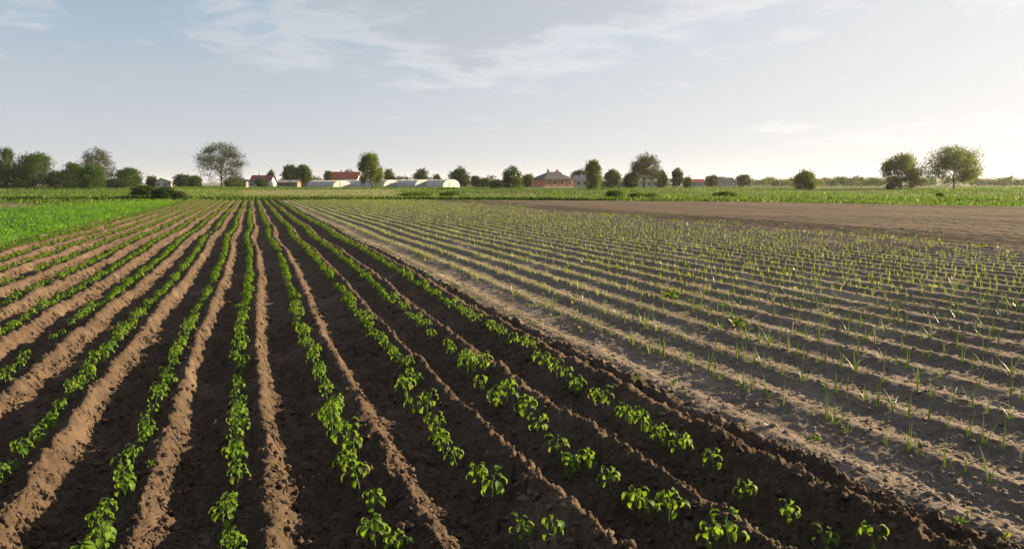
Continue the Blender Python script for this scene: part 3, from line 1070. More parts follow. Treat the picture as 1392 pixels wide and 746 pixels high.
def build_cover():
    rng = np.random.default_rng(31)
    # bright feathery crop beside the pepper rows
    far_u = np.array([P(a, b, .45)[:2] for a, b in ((-500, 288), (0, 279), (120, 274), (236, 270.5))])
    far_u = far_u[np.argsort(far_u[:, 0])]
    n = 92000
    x = LEFT_K * CK - 0.25 - rng.random(n) ** 1.5 * 42
    y = 9 + rng.random(n) ** 0.9 * 90
    a_, b_, f_ = project(x, y, np.full(n, .4))
    ok = (y < np.interp(x, far_u[:, 0], far_u[:, 1])) & (f_ > 4) & (a_ > -140)
    x, y = x[ok], y[ok]
    clump = vnoise(x * .5, y * .5, 61) + .6 * vnoise(x * 1.4, y * 1.4, 62)
    hgt = 0.40 + 0.30 * clump + .05 * np.sin(x * 2 * np.pi / .45)
    edge = ss(LEFT_K * CK - .1, LEFT_K * CK - .9, x)
    hgt = hgt * (0.55 + .45 * edge)
    m = len(x)
    zl = hgt * np.sqrt(rng.random(m)) - .05
    d = rand_dirs(rng, m, .5)
    t = np.clip(.45 + .8 * clump + .25 * vnoise(x * .12, y * .12, 66) + rng.normal(0, .2, m), 0, 1)
    v, f, tt = leaf_quads(np.stack([x, y, zl], 1), d, rand_dirs(rng, m), rng.uniform(.07, .14, m), rng.uniform(.03, .065, m), t)
    # ground-filling second set so that no soil shows through
    put('feathery_crop', mesh_np('feathery_crop', v, f, M['crop_leaf'], tt), label='bright green feathery crop filling the plot beside the pepper rows', cat='crop', kind='stuff')
    bx, by = np.meshgrid(np.linspace(LEFT_K * CK - .2, LEFT_K * CK - 46, 90), np.linspace(6, 100, 150))
    bx, by = bx.ravel(), by.ravel()
    lim = np.interp(bx, far_u[:, 0], far_u[:, 1])
    bz = 0.16 + .24 * vnoise(bx * .5, by * .5, 61) + .06 * vnoise(bx * 3, by * 3, 63)
    bz = np.where(by > lim, -.25, bz) - .35 * ss(LEFT_K * CK - .75, LEFT_K * CK - .2, bx)
    by = np.minimum(by, lim)
    jj, ii = np.meshgrid(np.arange(149), np.arange(89), indexing='ij'); jj = jj.ravel(); ii = ii.ravel()
    q = np.stack([jj * 90 + ii, (jj + 1) * 90 + ii, (jj + 1) * 90 + ii + 1, jj * 90 + ii + 1], 1)
    put('crop_bed', mesh_np('crop_bed', np.stack([bx, by, bz], 1), q, M['crop_leaf'], np.clip(.3 + .5 * vnoise(bx * 4, by * 4, 64), 0, 1), smooth=True), label='dense lower leaves under the feathery crop', kind='structure')
    # grass edging between crop and peppers
    n = 5000
    y = 8 + rng.random(n) * 84; x = LEFT_K * CK + rng.normal(0.05, .16, n)
    scatter_blades('edge_grass', np.stack([x, y], 1), np.full(n, -.03), .08, .22, .02, .05, M['grass'], 'thin grass edging between crop and pepper rows', 3, 2, .05)
    # weeds along the pale strip and between onion rows
    n = 3600
    y = 3 + rng.random(n) ** 1.4 * 82
    x = (2.05 + rng.normal(0, .05, n)) * CK
    x = x + bend(x, y)
    ok = rng.random(n) < ss(2, 16, y) * (.4 + .6 * ss(-.2, .2, vnoise(y * .5, y * 0, 5)))
    x, y = x[ok], y[ok]
    scatter_blades('strip_weeds', np.stack([x, y], 1), soil_height(x, y, 0), .025, .075, .012, .035, M['weed'], 'low weeds creeping along the pale strip', 4, 3, .03, .06, 1.2, cat='weeds')
    n = 5200
    d = 9 + rng.random(n) ** .8 * 80; lat = rng.uniform(-.3, .8, n) * d
    x = d * HF[0] + lat * R_[0]; y = d * HF[1] + lat * R_[1]
    k = (x - bend(x, y)) / CK
    ok = (k > 2.3) & (k < ONI_END + .5) & (y < v_end(x)) & (rng.random(n) < ss(-.12, .22, vnoise(x * .35, y * .2, 15)) * .9 + .1)
    x, y = x[ok], y[ok]
    scatter_blades('ground_weeds', np.stack([x, y], 1), soil_height(x, y, 0), .05, .13, .03, .07, M['weed'], 'small weeds sprouting between the onion rows', 5, 3, .05, .06, .9, cat='weeds')
    # straw bits and dead leaves lying on the soil
    n = 2600
    d = 3 + rng.random(n) ** 1.5 * 17; lat = rng.uniform(-.75, .75, n) * d
    x = d * HF[0] + lat * R_[0]; y = d * HF[1] + lat * R_[1]
    ok = (y > 1.9) & (x > LEFT_K * CK); x, y = x[ok], y[ok]; n = len(x)
    dr = rng.normal(size=(n, 3)); dr[:, 2] *= .25
    nr = np.tile([0, 0, 1.0], (n, 1)) + rng.normal(size=(n, 3)) * .3
    v, f, tt = leaf_quads(np.stack([x, y, soil_height(x, y, 0) + .006], 1), dr, nr, rng.uniform(.015, .07, n), rng.uniform(.003, .009, n), rng.random(n))
    put('straw', mesh_np('straw', v, f, plain_mat('dry straw', (.22, .18, .12), .9, .4, 30.0, .1), tt), label='bits of straw and dead leaf lying on the soil', cat='straw', kind='stuff')
    # weeds thinning out into the tilled soil at both of its margins
    n = 2600
    v_ = 8 + rng.random(n) * 85; k_ = ONI_END + rng.random(n) ** 2 * 2.4
    x = k_ * CK + 0 * v_; y = v_
    ok = (y < v_end(x)) & (x < 1.5 * y) & (rng.random(n) < ss(-.2, .25, vnoise(x * .4, y * .25, 16))); x, y = x[ok], y[ok]
    x2 = rng.uniform(18, 95, 2200); y2 = v_end(x2) - rng.random(2200) ** 2.5 * 5 - .1
    x = np.concatenate([x, x2]); y = np.concatenate([y, y2])
    scatter_blades('margin_weeds', np.stack([x, y], 1), np.full(len(x), .0), .04, .13, .02, .05, M['weed'], 'sparse weeds along the margins of the tilled soil', 14, 3, .12, .1, .8, cat='weeds')
    # verge beyond the fields
    # rank growth on the low bank just past the end of the fields
    n = 11000
    ux = rng.uniform(END[0, 0], END[-1, 0] * .8, n)
    off = .2 + rng.random(n) ** 1.6 * 9
    q = np.stack([ux + off * .33, v_end(ux) + off * .95], 1)
    a_, b_, f_ = project(q[:, 0], q[:, 1], np.zeros(n)); ok = (a_ > -80) & (a_ < 1500) & (f_ > 0); q = q[ok]; off = off[ok]
    big = vnoise(q[:, 0] * .13, q[:, 1] * .13, 21)
    keep = rng.random(len(q)) < .35 + .65 * ss(-.25, .15, big); q = q[keep]; big = big[keep]
    scatter_blades('verge_grass', q, ground_z(depth(q[:, 0], q[:, 1])) + .12, .2, .62, .1, .24, M['grass'], 'rank dark green growth along the far field edge', 6, 3, .03, .25, .4, .7 * big - .3)
    q, px, d = region(rng, 19000, 540, 1640, 66, 240, 1.3)
    q = q[(q[:, 1] > v_end(q[:, 0]) + 2.5)]
    tn = 1.3 * vnoise(q[:, 0] * .05, q[:, 1] * .05, 22) + .8 * vnoise(q[:, 0] * .21, q[:, 1] * .21, 24) + .12
    tall = vnoise(q[:, 0] * .07, q[:, 1] * .07, 25) > .08
    gz = ground_z(depth(q[:, 0], q[:, 1]))
    scatter_blades('rough_grass', q[~tall], gz[~tall], .12, .32, .10, .26, M['grass'], 'short rough green grass between tilled soil and village', 7, 3, .06, .4, .5, tn[~tall])
    scatter_blades('tall_weeds', q[tall], gz[tall], .25, .65, .10, .24, M['grass'], 'taller weed patches in the rough grass before the village', 8, 3, .03, .4, .3, tn[tall] - .2)
    q, px, d = region(rng, 9000, -200, 330, 80, 250, 1.2)
    tn = .9 * vnoise(q[:, 0] * .06, q[:, 1] * .09, 23)
    ok = ~((d > 66) & (d < 85) & (px < 44))
    scatter_blades('meadow_grass', q[ok], ground_z(depth(q[ok, 0], q[ok, 1])), .18, .42, .10, .24, M['grass'], 'patchy yellow green grass in front of the tree clump', 9, 3, .05, .4, .4, tn[ok])
    q, px, d = region(rng, 6000, 235, 620, 205, 250)
    scatter_blades('green_belt', q, ground_z(depth(q[:, 0], q[:, 1])), .2, .55, .15, .3, M['grass'], 'green belt of growth in front of the tunnels', 10, 3, .03, .5, .4)
    q, px, d = region(rng, 5000, 238, 575, 106, 205)
    tn = np.full(len(q), .25)
    scatter_blades('mown_grass', q, ground_z(depth(q[:, 0], q[:, 1])), .12, .3, .1, .25, M['grass'], 'short straw coloured grass on the pale meadow', 12, 2, .45, .5, .6, tn)


build_cover()

# ------------------------------------------------------------------ trees
def tree_parts(seed, H, Wd, cb, nleaf, leaf, mat, sparse=0.0, trunk_r=None, bare=False, lobes=None):
    """trunk with limbs, and a crown of leaf tufts gathered round the limb ends; local metres, foot at the origin"""
    rng = np.random.default_rng(seed)
    mb = MB()
    tr = trunk_r or H * 0.022
    cb = cb * .45
    a = Wd / 2; c = (1 - cb) * H / 2; cz = cb * H + c
    lean = rng.normal(0, .03, 2) * H
    top = np.array([lean[0], lean[1], cz + .35 * c])
    tp = [np.array([0, 0, -.3]), np.array([lean[0] * .2, lean[1] * .2, cb * H * .6]), np.array([lean[0] * .5, lean[1] * .5, cb * H + .25 * c]), top]
    mb.tube(tp, [tr * 1.25, tr, tr * .75, tr * .25], 7)
    cl = []
    nl = 9
    for i in range(nl):
        az = i * 2.4 + rng.uniform(-.4, .4)
        el = -.75 + 2.0 * ((i * .618) % 1) + rng.uniform(-.15, .15)
        s = rng.uniform(.68, 1.0)
        tip = np.array([math.cos(az) * math.cos(el) * a, math.sin(az) * math.cos(el) * a, math.sin(el) * c]) * s + (lean[0], lean[1], cz)
        t = rng.uniform(.25, .9)
        root = tp[1] + (tp[3] - tp[1]) * t * .8
        midp = root * .5 + tip * .5 + np.array([0, 0, .06 * H]) + rng.normal(0, .02 * H, 3)
        mb.tube([root, midp, tip], [tr * .5, tr * .32, tr * .1], 5)
        cl.append(tip)
        for j in range(4):
            q = midp + (tip - midp) * rng.uniform(0, .8)
            dv = rand_dirs(rng, 1, .25)[0] * np.array([a, a, c]) * rng.uniform(.25, .5)
            e = q + dv
            mb.tube([q, q * .5 + e * .5 + (0, 0, .01 * H), e], [tr * .2, tr * .13, tr * .05], 4, cap=False)
            cl.append(e)
            if sparse > 0:
                for _ in range(3):
                    e2 = e + rand_dirs(rng, 1, .3)[0] * np.array([a, a, c]) * .26
                    mb.tube([e, e2], [tr * .08, tr * .03], 3, cap=False)
                    cl.append(e2)
    ncl = int(90 * (1 - .35 * sparse))
    tz = rng.random(ncl)                       # height in the crown; the lower half stays full
    prof_ = np.sqrt(np.clip(1 - np.abs((tz - .42) / .58) ** 2.6, 0.02, 1))
    rad = rng.uniform(.35, 1.0, ncl) ** .6 * prof_ * a * rng.uniform(.8, 1.05, ncl)
    az_ = rng.uniform(0, 6.283, ncl)
    ex = np.stack([np.cos(az_) * rad + lean[0], np.sin(az_) * rad + lean[1], cb * H + tz * (H - cb * H) * .96], 1)
    limb_n = len(cl)
    cl = np.concatenate([np.array(cl), ex])
    # keep tufts within the crown's uneven outline
    rel = (cl - (lean[0], lean[1], cz)) / (a, a, c * 1.25)
    rn = np.linalg.norm(rel, axis=1)
    un = rel / (rn[:, None] + 1e-6)
    lim = .84 + .5 * vnoise(un[:, 0] * 1.9 + seed, un[:, 1] * 1.9 + un[:, 2] * 2.3, seed)
    cl = np.where((rn > lim)[:, None], (lean[0], lean[1], cz) + rel / rn[:, None] * lim[:, None] * (a, a, c * 1.25), cl)
    pick = np.where(rng.random(nleaf) < .4, rng.integers(0, limb_n, nleaf), limb_n + rng.integers(0, ncl, nleaf))
    sig = (.082 if not sparse else .062) * Wd
    off = rng.normal(0, 1, (nleaf, 3)) * sig * (1, 1, .8 * min(1.4, c / a))
    pos = cl[pick] + off
    low = max(.05, cb * H * .6)
    pos[:, 2] = np.where(pos[:, 2] < low, low + rng.random(nleaf) * .12 * H, pos[:, 2])
    tint = np.clip((.45 + .5 * (rng.random(len(cl)) - .5))[pick] + rng.normal(0, .15, nleaf), 0, .93)
    v, f, t = leaf_quads(pos, rand_dirs(rng, nleaf), rand_dirs(rng, nleaf), leaf * rng.uniform(.7, 1.4, nleaf), leaf * .7 * rng.uniform(.7, 1.3, nleaf), tint)
    return mb.mesh('trunk', M['bark'], True), mesh_np('crown', v, f, mat, t)


def tree(name, label, px, top_y, w_px, dep, mat, seed, cb=.25, n=2600, sparse=0.0, cat='tree', leaf=None, group=None, trunk_r=None, rotz=0):
    x, y = W(px, dep)
    z0 = float(ground_z(depth(x, y))) - .05
    H = zat(px, top_y, dep) - z0
    Wd = w_px * dep / 1008
    e = empty(name, (x, y, z0), rotz, label=label, cat=cat, group=group)
    t, c = tree_parts(seed, H, Wd, cb, int(n * (2.2 - .1 * sparse)), leaf or (.0016 * dep * (1.2 - .35 * sparse)), M[mat], sparse, trunk_r)
    put('trunk', t, e); put('crown', c, e)
    return e


TREES = [
    # name, label, px, top, width, depth, material, crown base, leaves, sparse
    ('tall_tree', 'tall narrow tree with loose upper crown at the edge of the tree clump', 10, 201, 26, 235, 'tree_mid', .30, 2400, .5),
    ('broad_tree', 'broad round green tree beside the tall narrow one', 46, 209, 54, 230, 'tree_mid', .12, 4200, 0),
    ('dark_thicket', 'dark low thicket under the tall narrow tree', 18, 232, 46, 226, 'tree_dark', .03, 2200, 0),
    ('dark_shrub', 'dark shrub filling the gap between two green trees in the clump', 82, 233, 36, 232, 'tree_dark', .03, 1800, 0),
    ('round_tree', 'round mid green tree under the sparse brown tree', 101, 223, 34, 236, 'tree_mid', .05, 2200, 0),
    ('bright_willow', 'bright green bushy tree in front of the sparse brown tree', 123, 226, 34, 222, 'tree_bright', .03, 2600, 0),
    ('sparse_tree', 'sparse olive brown tree rising behind the bright bushy one', 137, 203, 48, 246, 'tree_dry', .22, 2600, .7),
    ('spreading_tree', 'flat topped green tree at the end of the tree clump', 177, 229, 36, 250, 'tree_mid', .15, 2000, .3),
    ('low_bush', 'low dark bush under the flat topped tree', 160, 243, 40, 240, 'tree_dark', .03, 1300, 0),
    ('garden_tree', 'small dark tree tucked against the white gabled cottage', 207, 240, 14, 300, 'tree_dark', .1, 700, 0),
    ('garden_tree', 'dark round tree between white cottage and large sparse tree', 249, 238, 26, 300, 'tree_dark', .1, 1200, 0),
    ('garden_tree', 'lower dark tree touching the large sparse tree', 266, 240, 18, 296, 'tree_mid', .1, 900, 0),
    ('large_tree', 'large sparse brown tree standing alone at the end of the pepper rows', 301, 196, 66, 225, 'tree_dry', .20, 5200, 1),
    ('low_bush', 'low green bush under the large sparse tree', 318, 243, 26, 255, 'tree_mid', .03, 900, 0),
    ('garden_tree', 'small tree peeking over the maroon roofed house', 369, 233, 12, 330, 'tree_mid', .2, 600, .2),
    ('garden_bush', 'bush in front of the maroon roofed house', 355, 243, 14, 275, 'tree_mid', .03, 700, 0),
    ('dark_tree', 'dark round tree over the grey pointed roof', 395, 225, 22, 300, 'tree_dark', .15, 1700, 0),
    ('dark_tree', 'dark round tree next to the white plastic tunnels', 412, 226, 25, 285, 'tree_mid', .1, 1900, 0),
    ('garden_tree', 'small dark tree behind the long side of the first tunnel', 446, 233, 13, 320, 'tree_dark', .1, 700, 0),
    ('orchard_tree', 'green round tree with slim trunk in front of the tunnels', 506, 209, 35, 205, 'tree_gold', .24, 3400, .15),
    ('garden_tree', 'tree showing over the tunnels beside the slim trunked tree', 529, 231, 17, 320, 'tree_mid', .1, 900, 0),
    ('garden_tree', 'small treetop over the red roof behind the tunnels', 476, 232, 16, 345, 'tree_mid', .1, 700, 0),
    ('garden_tree', 'dark treetops over the middle of the tunnels', 574, 232, 26, 325, 'tree_dark', .1, 1200, 0),
    ('garden_tree', 'low treetop over the tunnel roofs beside the dark treetops', 594, 238, 12, 330, 'tree_mid', .1, 500, 0),
    ('round_tree', 'round dark tree at the end of the last tunnel', 625, 231, 28, 285, 'tree_dark', .08, 2000, 0),
    ('garden_shrub', 'small shrub beside the utility pole', 647, 239, 13, 290, 'tree_mid', .05, 700, .2),
    ('garden_shrub', 'low shrub between the pole and the spiky shrub', 660, 243, 14, 290, 'tree_mid', .05, 700, 0),
    ('low_bush', 'low dark bush at the foot of the spiky shrub', 677, 246, 26, 225, 'tree_dark', .03, 1200, 0),
    ('spiky_shrub', 'tall loose shrub with spiky shoots beside the orange house', 697, 229, 30, 215, 'tree_mid', .08, 2000, .4),
    ('garden_tree', 'green tree touching the orange brick house', 718, 238, 18, 280, 'tree_mid', .05, 1000, 0),
    ('garden_tree', 'small tree behind the chimney of the orange house', 759, 233, 12, 330, 'tree_dry', .1, 600, .4),
    ('dark_tree', 'dark broad tree just past the orange house', 788, 232, 26, 300, 'tree_dark', .08, 1600, 0),
    ('cone_tree', 'feathery tree leafy to the ground in front of the grey house', 809, 219, 24, 195, 'tree_gold', .03, 2600, .25),
    ('garden_tree', 'tree behind the feathery ground leafed one', 833, 232, 22, 290, 'tree_mid', .08, 1400, 0),
    ('walnut_tree', 'sparse olive tree with pale trunk in the middle of the village', 875, 210, 44, 222, 'tree_dry', .18, 4200, .9),
    ('low_bush', 'green bush at the foot of the pale trunked tree', 858, 236, 20, 228, 'tree_mid', .03, 1200, 0),
    ('garden_tree', 'dark tree next to the pale trunked tree', 900, 233, 15, 270, 'tree_dark', .05, 1000, 0),
    ('garden_tree', 'upright green tree standing apart beyond the pale trunked tree', 921, 230, 17, 260, 'tree_mid', .15, 1200, .2),
    ('garden_shrub', 'small round shrub beside the upright green tree', 934, 241, 12, 265, 'tree_mid', .05, 600, 0),
    ('garden_tree', 'dark tree beside the far dark roofed house', 968, 239, 17, 360, 'tree_dark', .08, 800, 0),
    ('garden_tree', 'round tree past the far dark roofed house', 1012, 238, 20, 370, 'tree_mid', .08, 900, 0),
    ('round_bush', 'round bright green bush standing alone in the far grass', 1095, 234, 31, 205, 'tree_gold', .02, 2200, 0),
    ('walnut_tree', 'round leafy tree, lower of the lone pair far across the tilled soil', 1224, 212, 57, 205, 'tree_gold', .14, 5200, .25),
    ('walnut_tree', 'tall round leafy tree, higher of the lone pair far across the tilled soil', 1297, 200, 69, 215, 'tree_gold', .20, 6200, .35),
    ('low_bush', 'small dark bush at the foot of the lower lone tree', 1210, 249, 10, 200, 'tree_dark', .03, 400, 0),
]
for i, (nm, lab, px, ty, wp, dp, mt, cb, n, sp) in enumerate(TREES):
    tree(nm, lab, px, ty, wp, dp, mt, 200 + i * 7, cb, n, sp, cat='bush' if 'bush' in nm or 'shrub' in nm or 'thicket' in nm else 'tree')

# far tree belt behind the village: single small trees
rng_ = random.Random(77)
far_px = [326, 336, 428, 436, 540, 550, 558, 600, 606, 636, 642, 655, 668, 676, 690, 706, 724, 740, 770, 778, 822, 846, 852, 866, 886, 894, 908, 946, 952, 957, 962, 976, 990, 996, 1002, 1020, 1028, 1034, 1039, 1044, 1049, 1055, 1062, 1068, 1074, 1082, 1108, 1116, 1121, 1127, 1133, 1139, 1145, 1150, 1155, 1160, 1166, 1172, 1178, 1184, 1190, 1196, 1252, 1258, 1264, 1325, 1334, 1342, 1350, 1358, 1366, 1374, 1384, 1391]
protos = []
for i in range(6):
    protos.append(tree_parts(900 + i, 7.0, 7.0, .1, 520, .75, M[['tree_mid', 'tree_dark', 'tree_mid', 'tree_bright', 'tree_dark', 'tree_gold'][i]], 0))
words = {}
for j, px in enumerate(far_px):
    dp = rng_.uniform(430, 620)
    x, y = W(px, dp)
    z0 = float(ground_z(depth(x, y))) - .05
    top = rng_.uniform(239.5, 245.5)
    H = zat(px, top, dp) - z0
    k = rng_.randrange(6)
    e = empty('far_tree', (x, y, z0), rng_.uniform(0, 6.28), cat='tree', group='small far trees on the skyline',
              label='small hazy tree in the far belt, %s counted along the skyline from the tree clump' % ordinal(j + 1))
    e.scale = (H / 7 * rng_.uniform(1.0, 2.0),) * 2 + (H / 7,)
    put('trunk', protos[k][0], e); put('crown', protos[k][1], e)

# bushes and brambles on the verges near the fields
BUSH = [
    ('bramble', 'dark bramble thicket at the corner of the bright green crop', 195, 253, 34, 104, 'tree_dark', 1500),
    ('bramble', 'lower dark bramble nearest the end of the pepper rows', 222, 255, 32, 100, 'tree_dark', 1400),
    ('bramble', 'reddish low bramble touching the first pepper rows', 243, 261, 18, 98, 'tree_dry', 600),
    ('verge_bush', 'round bush on the bank above the tilled soil', 835, 259, 24, 100, 'tree_mid', 1000),
    ('verge_bush', 'wide low bush on the verge next to the round one', 866, 263, 26, 104, 'tree_mid', 700),
    ('verge_bush', 'low bush further along the green verge', 886, 264, 20, 101, 'tree_mid', 500),
    ('verge_bush', 'broad low bush at the tunnel side of the verge', 566, 262, 48, 112, 'tree_bright', 1200),
    ('verge_bush', 'leafy low bush over the end of the onion rows', 612, 261, 30, 106, 'tree_mid', 900),
    ('verge_bush', 'tiny bush in the grass below the lone trees', 1279, 263, 9, 110, 'tree_mid', 300),
    ('verge_bush', 'low bush on the verge under the bright round bush', 985, 261, 34, 112, 'tree_bright', 800),
]
for i, (nm, lab, px, ty, wp, dp, mt, n) in enumerate(BUSH):
    tree(nm, lab, px, ty, wp, dp, mt, 700 + i, .02, n, 0, cat='bush', leaf=.20, trunk_r=.05)

# ------------------------------------------------------------------ buildings
def wall_mat(name, col): return plain_mat(name, col, .9, .15, 1.2, .2)
M['brick'] = plain_mat('orange brick', (0.52, 0.21, 0.10), .9, .2, 4.0, .2)
M['white_wall'] = wall_mat('limewashed wall', (0.50, 0.48, 0.44))
M['grey_wall'] = wall_mat('grey render', (0.38, 0.37, 0.36))
M['tan_wall'] = wall_mat('weathered boards', (0.16, 0.135, 0.11))
M['slate'] = plain_mat('dark slate roof', (0.055, 0.06, 0.075), .7, .25, 3.0)
M['red_roof'] = plain_mat('red tiled roof', (0.36, 0.075, 0.055), .75, .25, 3.0)
M['maroon_roof'] = plain_mat('maroon metal roof', (0.19, 0.035, 0.05), .6, .2, 3.0)
M['asbestos'] = plain_mat('grey sheet roof', (0.30, 0.29, 0.28), .85, .2, 2.0)
M['glass'] = plain_mat('dark window glass', (0.03, 0.035, 0.04), .08, .1, 2.0, .6)
M['frame'] = plain_mat('painted window frame', (0.7, 0.7, 0.68), .6, .05, 2.0)
M['wood'] = plain_mat('weathered wood', (0.2, 0.15, 0.11), .9, .3, 5.0)
M['concrete'] = plain_mat('concrete', (0.42, 0.41, 0.39), .9, .15, 4.0)


def house(name, label, px, dep, L, D, wall_h, roof_h, roof_kind, wall, roof, wins, rotz=0.0, eave=.45, chimneys=1, door=None, gable_front=False):
    """rectangular house, its long side (local -Y) facing the fields; wins: x centres of the windows on that side"""
    x, y = W(px, dep)
    z0 = float(ground_z(depth(x, y)))
    e = empty(name, (x, y, z0), -YAW + rotz, label=label, cat='house')
    hx, hy = L / 2, D / 2
    mb = MB().box(-hx, hx, -hy, hy, -.5, wall_h)
    rx, ry = hx + eave, hy + eave
    rb = MB(); zr = wall_h
    if roof_kind == 'hip':
        k = ry
        a = [(-rx, -ry, zr), (rx, -ry, zr), (rx, ry, zr), (-rx, ry, zr)]
        t = [(-max(rx - k, .3), 0, zr + roof_h), (max(rx - k, .3), 0, zr + roof_h)]
        rb.poly([a[0], a[1], t[1], t[0]]).poly([a[1], a[2], t[1]]).poly([a[2], a[3], t[0], t[1]]).poly([a[3], a[0], t[0]]).poly(a[::-1])
    elif gable_front:      # ridge runs away from the viewer
        p = lambda yy: [(-rx, yy, zr), (rx, yy, zr), (0, yy, zr + roof_h)]
        A, B = p(-ry), p(ry)
        th = .16
        for s in (0, 1):
            q = [A[s], B[s], B[2], A[2]]
            rb.poly(q if s else q[::-1]); rb.poly([(a_, b_, c_ + th) for a_, b_, c_ in (q[::-1] if s else q)])
            rb.poly([A[s], A[2], (A[2][0], A[2][1], A[2][2] + th), (A[s][0], A[s][1], A[s][2] + th)])
        mb.poly([(-hx, -hy, wall_h), (hx, -hy, wall_h), (0, -hy, wall_h + roof_h * hx / rx)])
        mb.poly([(hx, hy, wall_h), (-hx, hy, wall_h), (0, hy, wall_h + roof_h * hx / rx)])
    else:                  # ridge parallel to the long side
        p = lambda xx: [(xx, -ry, zr), (xx, ry, zr), (xx, 0, zr + roof_h)]
        A, B = p(-rx), p(rx)
        th = .16
        for s in (0, 1):
            q = [A[s], B[s], B[2], A[2]]
            rb.poly(q); rb.poly([(a_, b_, c_ + th) for a_, b_, c_ in q[::-1]])
        rb.poly([(-rx, -ry, zr), (rx, -ry, zr), (rx, -ry, zr + th), (-rx, -ry, zr + th)])
        for xx in (-hx, hx):
            mb.poly([(xx, -hy, wall_h), (xx, hy, wall_h), (xx, 0, wall_h + roof_h * hy / ry)])
    mb.build('wall', M[wall], e)
    rf = rb.build('roof', M[roof], e)
    for c in range(chimneys):
        cx = (-.25 + .5 * c) * L * .6
        MB().box(cx - .3, cx + .3, -.3, .3, zr + roof_h * .45, zr + roof_h + .7).box(cx - .37, cx + .37, -.37, .37, zr + roof_h + .702, zr + roof_h + .82).build('chimney', M['brick' if wall == 'brick' else 'concrete'], rf)
    MB().box(-hx - .04, hx + .04, -hy - .04, hy + .04, -.5, .35).build('plinth', M['concrete'], e)
    for wx in wins:
        fr = MB()
        w2, a, b = .62, wall_h * .36, wall_h * .82
        fr.box(wx - w2 - .1, wx + w2 + .1, -hy - .07, -hy - .003, a - .1, a).box(wx - w2 - .1, wx + w2 + .1, -hy - .07, -hy - .003, b, b + .1)
        fr.box(wx - w2 - .1, wx - w2, -hy - .07, -hy - .003, a, b).box(wx + w2, wx + w2 + .1, -hy - .07, -hy - .003, a, b).box(wx - .04, wx + .04, -hy - .07, -hy - .003, a, b)
        f_ = fr.build('window', M['frame'], e)
        for s in (-1, 1):
            x0, x1 = (wx - w2, wx - .04) if s < 0 else (wx + .04, wx + w2)
            MB().box(x0, x1, -hy - .04, -hy - .004, a, b).build('pane', M['glass'], f_)
    if door is not None:
        d_ = MB().box(door - .5, door + .5, -hy - .06, -hy - .003, .35, 2.35).build('door', M['wood'], e)
        MB().box(door + .33, door + .4, -hy - .12, -hy - .062, 1.25, 1.4).build('handle', M['frame'], d_)
    return e


house('brick_house', 'orange brick house with dark hipped roof', 751, 262, 12.2, 9.0, 2.9, 2.6, 'hip', 'brick', 'slate', [-4.4, -1.7, 1.3, 4.4], .48, chimneys=2, door=None)
house('white_cottage', 'white gabled cottage behind the dark brambles', 223, 300, 4.6, 6, 1.9, 1.7, 'gable', 'white_wall', 'asbestos', [-1.3, 1.3], .15, gable_front=True, chimneys=0)
house('maroon_house', 'house with wide maroon roof and grey wall near the large sparse tree', 358, 310, 8.4, 7, 2.2, 2.6, 'gable', 'grey_wall', 'maroon_roof', [-3.6, -1.2, 2.6], -.05, chimneys=1)
house('red_house', 'long house with bright red roof rising behind the plastic tunnels', 470, 330, 11.5, 8, 3.6, 3.0, 'gable', 'white_wall', 'red_roof', [-3.5, 0, 3.5], .05, chimneys=2)
house('grey_roof_house', 'small house with grey pointed roof under the dark trees', 390, 308, 5.2, 5, 2.4, 2.6, 'hip', 'tan_wall', 'asbestos', [0], 0, chimneys=0)
house('grey_house', 'grey house half hidden behind the feathery tree', 795, 285, 8, 6, 2.6, 1.9, 'gable', 'grey_wall', 'asbestos', [-2.4, 0, 2.4], -.08, chimneys=1, door=None)
house('far_house', 'far house with dark roof in the tree belt', 986, 395, 7.5, 6, 2.5, 2.2, 'gable', 'grey_wall', 'slate', [-2, 0, 2], .2, chimneys=1)
house('low_barn', 'low grey barn beyond the feathery tree', 842, 300, 14, 6, 2.2, 1.3, 'gable', 'tan_wall', 'asbestos', [], .05, chimneys=0, door=0)
house('small_shed', 'small dark roofed shed next to the maroon roofed house', 328, 268, 4.2, 3.6, 2.0, .8, 'gable', 'tan_wall', 'slate', [-1.0], .1, chimneys=0, door=.8)
house('low_shed', 'long low brown shed beside the white tank', 393, 262, 7.2, 4, 1.7, .8, 'gable', 'tan_wall', 'asbestos', [], -.05, chimneys=0, door=1.2)
house('village_house', 'low pale house behind the pale trunked tree', 880, 320, 9, 6, 2.3, 1.7, 'gable', 'white_wall', 'asbestos', [-2.5, 0, 2.5], .1, chimneys=1)
house('village_house', 'low house seen between the upright green tree and far roofs', 942, 380, 10, 6, 2.2, 1.6, 'gable', 'grey_wall', 'red_roof', [-2.5, 0, 2.5], 0, chimneys=1)

# white plastic growing tunnels
def film_mat():
    m, nt, out = new_mat('white plastic film')
    n = pos_noise(nt, 1.5, 5, .7)
    c = mix_col(nt, maprange(nt, n, .3, .7), (.42, .43, .45), (.60, .60, .61))
    b = nt.nodes.new('ShaderNodeBsdfPrincipled'); b.inputs['Roughness'].default_value = .38
    nt.links.new(c, b.inputs['Base Color'])
    tl = nt.nodes.new('ShaderNodeBsdfTranslucent'); nt.links.new(c, tl.inputs[0])
    mx = nt.nodes.new('ShaderNodeMixShader'); mx.inputs[0].default_value = .35
    nt.links.new(b.outputs[0], mx.inputs[1]); nt.links.new(tl.outputs[0], mx.inputs[2]); nt.links.new(mx.outputs[0], out.inputs[0])
    return m


M['film'] = film_mat()
M['steel'] = plain_mat('galvanised hoop', (.45, .45, .46), .5, .1, 2.0)


